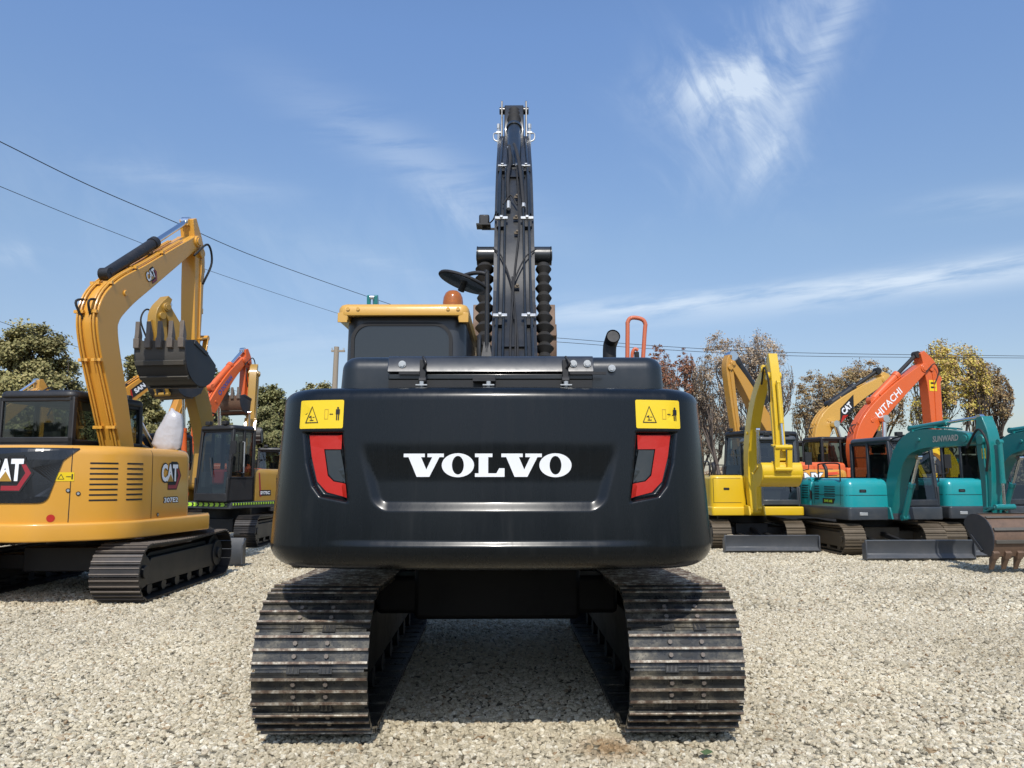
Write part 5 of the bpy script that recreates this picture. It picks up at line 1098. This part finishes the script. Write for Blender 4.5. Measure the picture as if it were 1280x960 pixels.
def tree(name, label, loc, H, Wd, leaf, nleaf, lsize, seed, stems=3, base=.25, dense=False, group=None, cut=0):
    rnd = random.Random(seed); nr = np.random.RandomState(seed)
    root = empty(name, loc); tag(root, label, 'tree', group)
    segs = []; tips = []
    def grow(p, d, r, L, lev):
        n = 4; pts = [p]; q = p
        for k in range(n):
            d = (d + Vector((rnd.uniform(-1, 1), rnd.uniform(-1, 1), rnd.uniform(-.35, .75))) * (.13 + .05 * lev)).normalized(); q = q + d * (L / n); pts.append(q)
            if lev >= 2 or (dense and lev >= 1): tips.append((q, lev))
        segs.append((pts, r, r * .55, lev))
        if lev >= (4 if dense else 5) or r < .004: return
        nb = rnd.choice((2, 3)) if lev else 3
        for k in range(nb + (1 if lev < 3 else 0)):
            a = rnd.uniform(0, 2 * PI); sp = rnd.uniform(.35, .85) if lev else rnd.uniform(.25, .6)
            o_ = d.orthogonal().normalized(); o2 = d.cross(o_); nd = (d * math.cos(sp) + (o_ * math.cos(a) + o2 * math.sin(a)) * math.sin(sp)); nd.z = nd.z * .8 + (.18 if dense else .42); nd.normalize()
            st = pts[rnd.choice((2, 3, 4, 4))]; grow(st, nd, r * rnd.uniform(.5, .68), L * rnd.uniform(.6, .82), lev + 1)
    for k in range(stems):
        a = 2 * PI * k / stems + rnd.uniform(-.5, .5); lean = rnd.uniform(.05, .3) if stems > 1 else .03
        grow(Vector((math.cos(a) * .2 * (stems > 1), math.sin(a) * .2 * (stems > 1), -.1)), Vector((math.cos(a) * lean, math.sin(a) * lean, 1)).normalized(), .10 * H / 8 * (1.1 if stems > 1 else 1.7), H * (.40 if not dense else .33), 0)
    allp = np.array([tuple(t[0]) for t in tips]); zs = H / allp[:, 2].max(); wx = np.percentile(np.abs(allp[:, :2] - allp[:, :2].mean(0)).max(1), 97); ws = (Wd / 2) / wx
    zc_ = H * (base + (1 - base) * .50); rz = H - zc_; rad = np.array([Wd / 2, Wd / 2, rz])
    def S(p):
        v = np.array([p[0] * ws, p[1] * ws, p[2] * zs]); c_ = np.array([0, 0, zc_]); e = (v - c_) / rad
        if v[2] < zc_: e[2] = 0            # limbs below the crown stay free
        n_ = np.linalg.norm(e); lim = .93
        if n_ > lim: v[:2] = (e[:2] / n_ * lim) * rad[:2]; v[2] = zc_ + e[2] / n_ * lim * rad[2] if v[2] >= zc_ else v[2]
        return Vector(v)
    m = M()
    for pts, r0, r1, lev in segs: m.tube([S(p) for p in pts], [r0, r1], 6 if lev < 2 else 4, cap=False)
    m.build('trunk', 'bark', root)
    T = np.array([tuple(S(t[0])) for t in tips]); T = T[T[:, 2] > H * base]
    nleaf = int(nleaf * (7.5 if dense else 5.0)); lsize = lsize * (.46 if dense else .42); idx = nr.randint(0, len(T), nleaf); sc = .022 * Wd
    P = T[idx] + nr.normal(0, 1, (nleaf, 3)) * np.array([sc, sc, sc * .8]) * nr.uniform(.2, 1.2, (nleaf, 1))
    # leaf clumps that fill an uneven rounded crown
    kc = 190 if dense else 120; d_ = nr.normal(0, 1, (kc, 3)); d_ /= np.linalg.norm(d_, axis=1)[:, None]; d_[:, 2] = np.where(d_[:, 2] < (-.75 if dense else -.45), -d_[:, 2], d_[:, 2])
    lump = 1 + .10 * np.sin(3 * np.arctan2(d_[:, 1], d_[:, 0]) + seed) + .07 * np.sin(7 * d_[:, 2] + seed)
    cc = d_ * rad * .90 * (nr.uniform(.72, 1.0, kc) * lump)[:, None] * np.where(nr.uniform(0, 1, kc) < .25, .6, 1)[:, None]; cc[:, 2] += zc_
    pick = nr.uniform(0, 1, nleaf) < (.88 if dense else .62); ci = nr.randint(0, kc, nleaf); cs = Wd * nr.uniform(.022, .05, kc) * (1.15 if dense else 1)
    P = np.where(pick[:, None], cc[ci] + nr.normal(0, 1, (nleaf, 3)) * cs[ci][:, None] * np.array([1, 1, .7]), P)
    P[:, 2] = np.clip(P[:, 2], .2, H * 1.02)
    nrm = (P - np.array([0, 0, zc_ - rz * .5])) / rad; nrm /= np.linalg.norm(nrm, axis=1)[:, None] + 1e-6; nrm = nrm + nr.normal(0, 1, (nleaf, 3)) * (.55 if dense else .8); nrm /= np.linalg.norm(nrm, axis=1)[:, None]
    q = nr.normal(0, 1, (nleaf, 3)); q -= nrm * (q * nrm).sum(1)[:, None]; q /= np.linalg.norm(q, axis=1)[:, None]; w = np.cross(nrm, q)
    s = lsize * nr.uniform(.5, 1.3, (nleaf, 1)); s2 = s * nr.uniform(.5, .9, (nleaf, 1))
    vs = np.stack([P - q * s, P - w * s2, P + q * s, P + w * s2], 1).reshape(-1, 3)
    me = bpy.data.meshes.new('crown'); me.vertices.add(len(vs)); me.vertices.foreach_set('co', vs.ravel()); me.loops.add(nleaf * 4); me.loops.foreach_set('vertex_index', np.arange(nleaf * 4)); me.polygons.add(nleaf)
    me.polygons.foreach_set('loop_start', np.arange(nleaf) * 4); me.polygons.foreach_set('loop_total', np.full(nleaf, 4)); me.materials.append(MT[leaf]); me.update(); me.validate()
    o = bpy.data.objects.new('crown', me); COL.objects.link(o); o.parent = root; return root
def X_at(px, Y): d = skydir(px, 560); return d.x / d.y * Y
def Htop(py, Y): return CAMH + (597 - py) / 960 * Y
TREES = [  # px centre, px top, width px, distance, leaf, count, size, seed, stems, base, dense, label
    (30, 402, 122, 34, 'lf_olive', 12000, .15, 1, 2, .12, True, 'broad olive green tree behind the black cab roof at far left'),
    (168, 438, 66, 38, 'lf_olive', 6000, .15, 2, 2, .12, True, 'olive tree seen between the foreground boom and its bucket'),
    (262, 453, 52, 42, 'lf_dark', 4000, .15, 3, 2, .12, True, 'dark tree just left of the orange bent boom'),
    (335, 478, 74, 40, 'lf_dark', 6500, .15, 4, 2, .05, True, 'rounded dark green tree right of the orange bent boom'),
    (398, 471, 84, 44, 'lf_olive', 6500, .15, 5, 2, .05, True, 'olive brown tree beside the wooden pole'),
    (105, 505, 90, 45, 'lf_dark', 5000, .18, 6, 2, .0, True, 'low dark tree hidden behind the foreground boom'),
    (825, 428, 44, 40, 'lf_red', 1700, .10, 7, 2, .42, False, 'russet leaved tree just above the orange handrail'),
    (856, 427, 40, 42, 'lf_red', 1600, .10, 17, 2, .38, False, 'narrow russet tree right behind the corner of the black counterweight'),
    (905, 413, 76, 40, 'lf_brown', 2600, .10, 8, 2, .36, False, 'thin brown tree behind the tan boom of the yellow excavators'),
    (950, 404, 92, 41, 'lf_brown', 3200, .10, 18, 3, .36, False, 'tallest thin brown tree with bare limbs behind the bright yellow arm'),
    (1022, 457, 62, 42, 'lf_orange', 2000, .11, 9, 3, .34, False, 'sparse orange brown tree left of the pale yellow boom'),
    (1082, 442, 96, 43, 'lf_orange', 3800, .12, 10, 3, .32, False, 'olive orange tree behind the two tall booms'),
    (1190, 416, 96, 38, 'lf_yellow', 4200, .12, 11, 3, .38, False, 'large yellowing tree with many limbs right of the orange boom'),
    (1238, 446, 62, 39, 'lf_orange', 2000, .12, 19, 2, .34, False, 'smaller brownish tree at the right end of the tree row'),
    (880, 492, 60, 46, 'lf_brown', 1500, .12, 12, 3, .1, False, 'low bare tree between the russet and the brown trees'),
]
for px, py, w, Y, leaf, n, ls, sd, st, ba, de, lab in TREES:
    tree('tree', lab, (X_at(px, Y), Y, 0), Htop(py, Y), w / 960 * Y, leaf, n, ls, sd, st, ba, de)
# far-off scrub along the horizon: reads as one mass
def scrub(name, label, x0, x1, Y, hmin, hmax, leaf, n, ls, seed):
    nr = np.random.RandomState(seed); xs = nr.uniform(x0, x1, n); hh = hmin + (hmax - hmin) * (.5 + .25 * np.sin(xs * .7 + seed) + .25 * np.sin(xs * .23 + 1))
    P = np.c_[xs, Y + nr.uniform(-2.5, 2.5, n), nr.uniform(0, 1, n) ** .7 * hh]
    q = nr.normal(0, 1, (n, 3)); q /= np.linalg.norm(q, axis=1)[:, None]; w = nr.normal(0, 1, (n, 3)); w -= q * (w * q).sum(1)[:, None]; w /= np.linalg.norm(w, axis=1)[:, None]
    s = ls * nr.uniform(.5, 1.3, (n, 1)); vs = np.stack([P - q * s, P - w * s * .7, P + q * s, P + w * s * .7], 1).reshape(-1, 3)
    me = bpy.data.meshes.new(name); me.vertices.add(len(vs)); me.vertices.foreach_set('co', vs.ravel()); me.loops.add(n * 4); me.loops.foreach_set('vertex_index', np.arange(n * 4)); me.polygons.add(n)
    me.polygons.foreach_set('loop_start', np.arange(n) * 4); me.polygons.foreach_set('loop_total', np.full(n, 4)); me.materials.append(MT[leaf]); me.update(); me.validate()
    o = bpy.data.objects.new(name, me); COL.objects.link(o); tag(o, label, 'scrub', kind='stuff')
scrub('scrub', 'dark scrub closing the yard on the left', -48, -4, 50, 2.0, 5.0, 'lf_dark', 60000, .14, 1)
scrub('scrub', 'brown scrub closing the yard on the right', 8, 52, 52, 1.6, 3.2, 'lf_brown', 50000, .12, 2)
# behind the camera: a tree line that the glossy paint mirrors
scrub('scrub', 'tree line across the road behind the viewer', -60, 60, -38, 3.0, 6.5, 'lf_dark', 9000, .7, 3)

# ================================================================== pole and wires
MT['wood'] = paint('weathered_pole_wood', (.30, .25, .19), .9, 0, .2, bump=.05)
PY = 34; pxx = X_at(415, PY)
po = empty('utility_pole', (pxx, PY, 0)); tag(po, 'weathered wooden utility pole rising behind the counterweight on the left', 'pole')
m = M(); m.tube([(-.05, 0, 0), (.08, 0, 7.25)], [.16, .11], 14); m.build('post', 'wood', po)
m = M(); m.box(-.15, .45, -.05, .05, 7.02, 7.10); m.build('crossarm', 'wood', po)
m = M()
for k in (-.12, .40): m.cyl((k, 0, 7.1), (k, 0, 7.2), .035, 8)
m.build('insulator', 'silver', po)
def wire(pts, r, label):
    P = []
    for px, py, Y in pts:
        d = FW + RT * ((px - 640) / 960) + UP * ((480 - py) / 960); t = Y / d.y; P.append(tuple(Vector((0, 0, CAMH)) + d * t))
    m = M(); m.tube(P, r, 6, smooth=6); o = m.build('power_line', 'ink', None); tag(o, label, 'power line')
wire([(-120, 118, 15), (0, 177, 17), (110, 231, 19.5), (222, 279, 22.5), (330, 325, 26.5), (490, 381, 34), (560, 402, 39)], .012, 'upper of the two power lines crossing the sky behind the tall yellow boom')
wire([(-120, 184, 15), (0, 233, 17), (90, 270, 19.5), (182, 306, 22.5), (258, 337, 26.5), (420, 391, 34), (520, 420, 39)], .008, 'lower of the two power lines crossing the sky behind the tall yellow boom')
wire([(-120, 360, 22), (0, 402, 24), (85, 430, 27), (160, 452, 30), (300, 490, 34)], .008, 'thin power line dipping behind the olive tree at far left')
wire([(560, 415, 33), (690, 422, 34), (830, 433, 34), (1000, 441, 34), (1280, 445, 34), (1420, 447, 34)], .011, 'upper of the two thin power lines over the trees at right')
wire([(560, 420, 33), (690, 427, 34), (830, 437, 34), (1000, 445, 34), (1280, 447.5, 34), (1420, 449, 34)], .011, 'lower of the two thin power lines over the trees at right')

# ================================================================== sun and sky
SAZ, SEL = R(-2), R(49)
sd = Vector((math.sin(SAZ) * math.cos(SEL), -math.cos(SAZ) * math.cos(SEL), math.sin(SEL)))
sl = bpy.data.lights.new('sun', 'SUN'); sl.energy = 3.9; sl.angle = R(.5); sl.color = (1, .955, .88)
so = bpy.data.objects.new('sun', sl); COL.objects.link(so); so.rotation_euler = sd.to_track_quat('Z', 'Y').to_euler()
w = bpy.data.worlds.new('World'); scene.world = w; w.use_nodes = True; nt = w.node_tree; bgn = nt.nodes['Background']
sky = nt.nodes.new('ShaderNodeTexSky'); sky.sky_type = 'NISHITA'; sky.sun_disc = False; sky.sun_elevation = SEL; sky.sun_rotation = math.atan2(sd.x, sd.y); sky.air_density = 1.0; sky.dust_density = 1.0; sky.ozone_density = 2.0; sky.altitude = 0
tc = nt.nodes.new('ShaderNodeTexCoord')
def mth(op, a, b=None, c=None, clamp=False):
    n = nt.nodes.new('ShaderNodeMath'); n.operation = op; n.use_clamp = clamp
    for i, v in enumerate((a, b, c)):
        if v is None: continue
        if isinstance(v, (int, float)): n.inputs[i].default_value = v
        else: nt.links.new(v, n.inputs[i])
    return n.outputs[0]
def dot(v): n = nt.nodes.new('ShaderNodeVectorMath'); n.operation = 'DOT_PRODUCT'; nt.links.new(tc.outputs['Generated'], n.inputs[0]); n.inputs[1].default_value = tuple(v); return n.outputs['Value']
def wnoise(scale, det, stretch=None, dist=0):
    n = nt.nodes.new('ShaderNodeTexNoise'); n.inputs['Scale'].default_value = scale; n.inputs['Detail'].default_value = det; n.inputs['Roughness'].default_value = .6; n.inputs['Distortion'].default_value = dist
    if stretch:
        cmb = nt.nodes.new('ShaderNodeCombineXYZ')
        for i, (v, k) in enumerate(stretch): nt.links.new(mth('MULTIPLY', dot(v), k), cmb.inputs[i])
        nt.links.new(cmb.outputs[0], n.inputs['Vector'])
    else: nt.links.new(tc.outputs['Generated'], n.inputs['Vector'])
    return n.outputs[0]
def mrange(v, a, b, lo=0, hi=1):
    mr = nt.nodes.new('ShaderNodeMapRange'); mr.interpolation_type = 'SMOOTHSTEP'; mr.inputs[1].default_value = a; mr.inputs[2].default_value = b; mr.inputs[3].default_value = lo; mr.inputs[4].default_value = hi; nt.links.new(v, mr.inputs[0]); return mr.outputs[0]
def axes(deg): a = R(deg); u = RT * math.cos(a) + UP * math.sin(a); return u, FW.cross(u)
u1, v1 = axes(-55); u2, v2 = axes(6)
N_WISP = mth('MULTIPLY', mrange(wnoise(7, 6, [(u1, 1.0), (v1, 1.35), (FW, 1)], 1.1), .36, .66), mrange(wnoise(26, 5, [(u1, .7), (v1, 2.2), (FW, 1)], .6), .3, .64, .48, 1.1))
N_STREAK = mrange(wnoise(7, 5, [(u2, 1.0), (v2, 7.0), (FW, 1)], .2), .28, .62)
total = None
def cloud(px, py, angle, su, sv, amp, *rest):
    """soft patch centred on a direction, su/sv half extents (radians) along/across"""
    global total
    c = skydir(px, py); a = R(angle); u = (RT * math.cos(a) + UP * math.sin(a)); u = (u - c * u.dot(c)).normalized(); v = c.cross(u).normalized()
    e = mth('ADD', mth('POWER', mth('ABSOLUTE', mth('DIVIDE', dot(u), su)), 2.0), mth('POWER', mth('ABSOLUTE', mth('DIVIDE', dot(v), sv)), 2.0))
    gsn = mth('MULTIPLY', mth('POWER', 2.718, mth('MULTIPLY', e, -1.0)), mth('GREATER_THAN', dot(c), 0))
    o = mth('MULTIPLY', mth('MULTIPLY', gsn, N_STREAK if su / sv > 4.5 else N_WISP), amp)
    total = o if total is None else mth('ADD', total, o)
cloud(925, 145, -58, .100, .050, .50, 7, 1, .36, .66, .9)
cloud(970, 60, 52, .16, .05, .42, 8, 2, .38, .7)
cloud(958, 200, 55, .045, .016, .45, 9, 3, .3, .6, .8)
cloud(900, 110, 0, .06, .016, .25, 9, 21, .3, .6, .8)
cloud(1035, 45, 62, .09, .016, .5, 10, 22, .3, .6, 1.0)
cloud(910, 105, 10, .10, .035, .35, 9, 11, .4, .7)
cloud(1080, 350, 7.5, .34, .010, .36, 8, 4, .25, .6, .3)
cloud(1060, 372, 7, .34, .014, .26, 8, 34, .25, .6, .3)
cloud(880, 374, 5.5, .26, .012, .34, 10, 24, .25, .55, .2)
cloud(1200, 345, 8, .2, .012, .35, 10, 25, .25, .55, .2)
cloud(780, 384, 2, .12, .014, .36, 9, 5, .3, .6, .2)
cloud(1250, 335, 8, .2, .02, .28, 9, 6, .3, .6, .2)
cloud(1240, 250, 5, .07, .014, .30, 11, 7, .35, .6)
cloud(520, 200, -28, .16, .03, .30, 8, 8, .4, .7)
cloud(570, 265, -35, .06, .02, .38, 9, 9, .35, .65)
cloud(240, 225, -8, .10, .014, .22, 9, 10, .35, .6, .2)
cloud(20, 318, 0, .05, .012, .30, 9, 12, .3, .6, .2)
cloud(480, 330, -15, .06, .01, .22, 9, 13, .3, .6, .2)
cloud(300, 330, -12, .35, .10, .12, 5, 14, .4, .7)
cloud(400, 430, 5, .3, .03, .14, 7, 15, .35, .6, .2)
# natural haze: paler low in the sky
tint = nt.nodes.new('ShaderNodeMix'); tint.data_type = 'RGBA'; tint.blend_type = 'MULTIPLY'; tint.inputs[0].default_value = 1; nt.links.new(sky.outputs[0], tint.inputs[6]); 
hz = nt.nodes.new('ShaderNodeValToRGB'); nt.links.new(dot((0, 0, 1)), hz.inputs[0]); e_ = hz.color_ramp.elements
for _ in range(3): e_.new(.5)
for i_, (p_, c_) in enumerate(((.05, (.80, .76, .77)), (.17, (.90, .86, .87)), (.29, (1.02, 1.02, 1.01)), (.52, (1.12, 1.23, 1.37)), (1.0, (1.1, 1.3, 1.5)))): e_[i_].position = p_; e_[i_].color = (*c_, 1)
nt.links.new(hz.outputs[0], tint.inputs[7])
mx = nt.nodes.new('ShaderNodeMix'); mx.data_type = 'RGBA'; nt.links.new(mth('MINIMUM', mth('MULTIPLY', total, .74), .75), mx.inputs[0]); nt.links.new(tint.outputs[2], mx.inputs[6]); mx.inputs[7].default_value = (5.2, 5.9, 6.7, 1)
nt.links.new(mx.outputs[2], bgn.inputs[0]); bgn.inputs[1].default_value = .15
SKY_MIX, SKY_TINT = mx, tint
scene.render.resolution_x = 1024; scene.render.resolution_y = 768
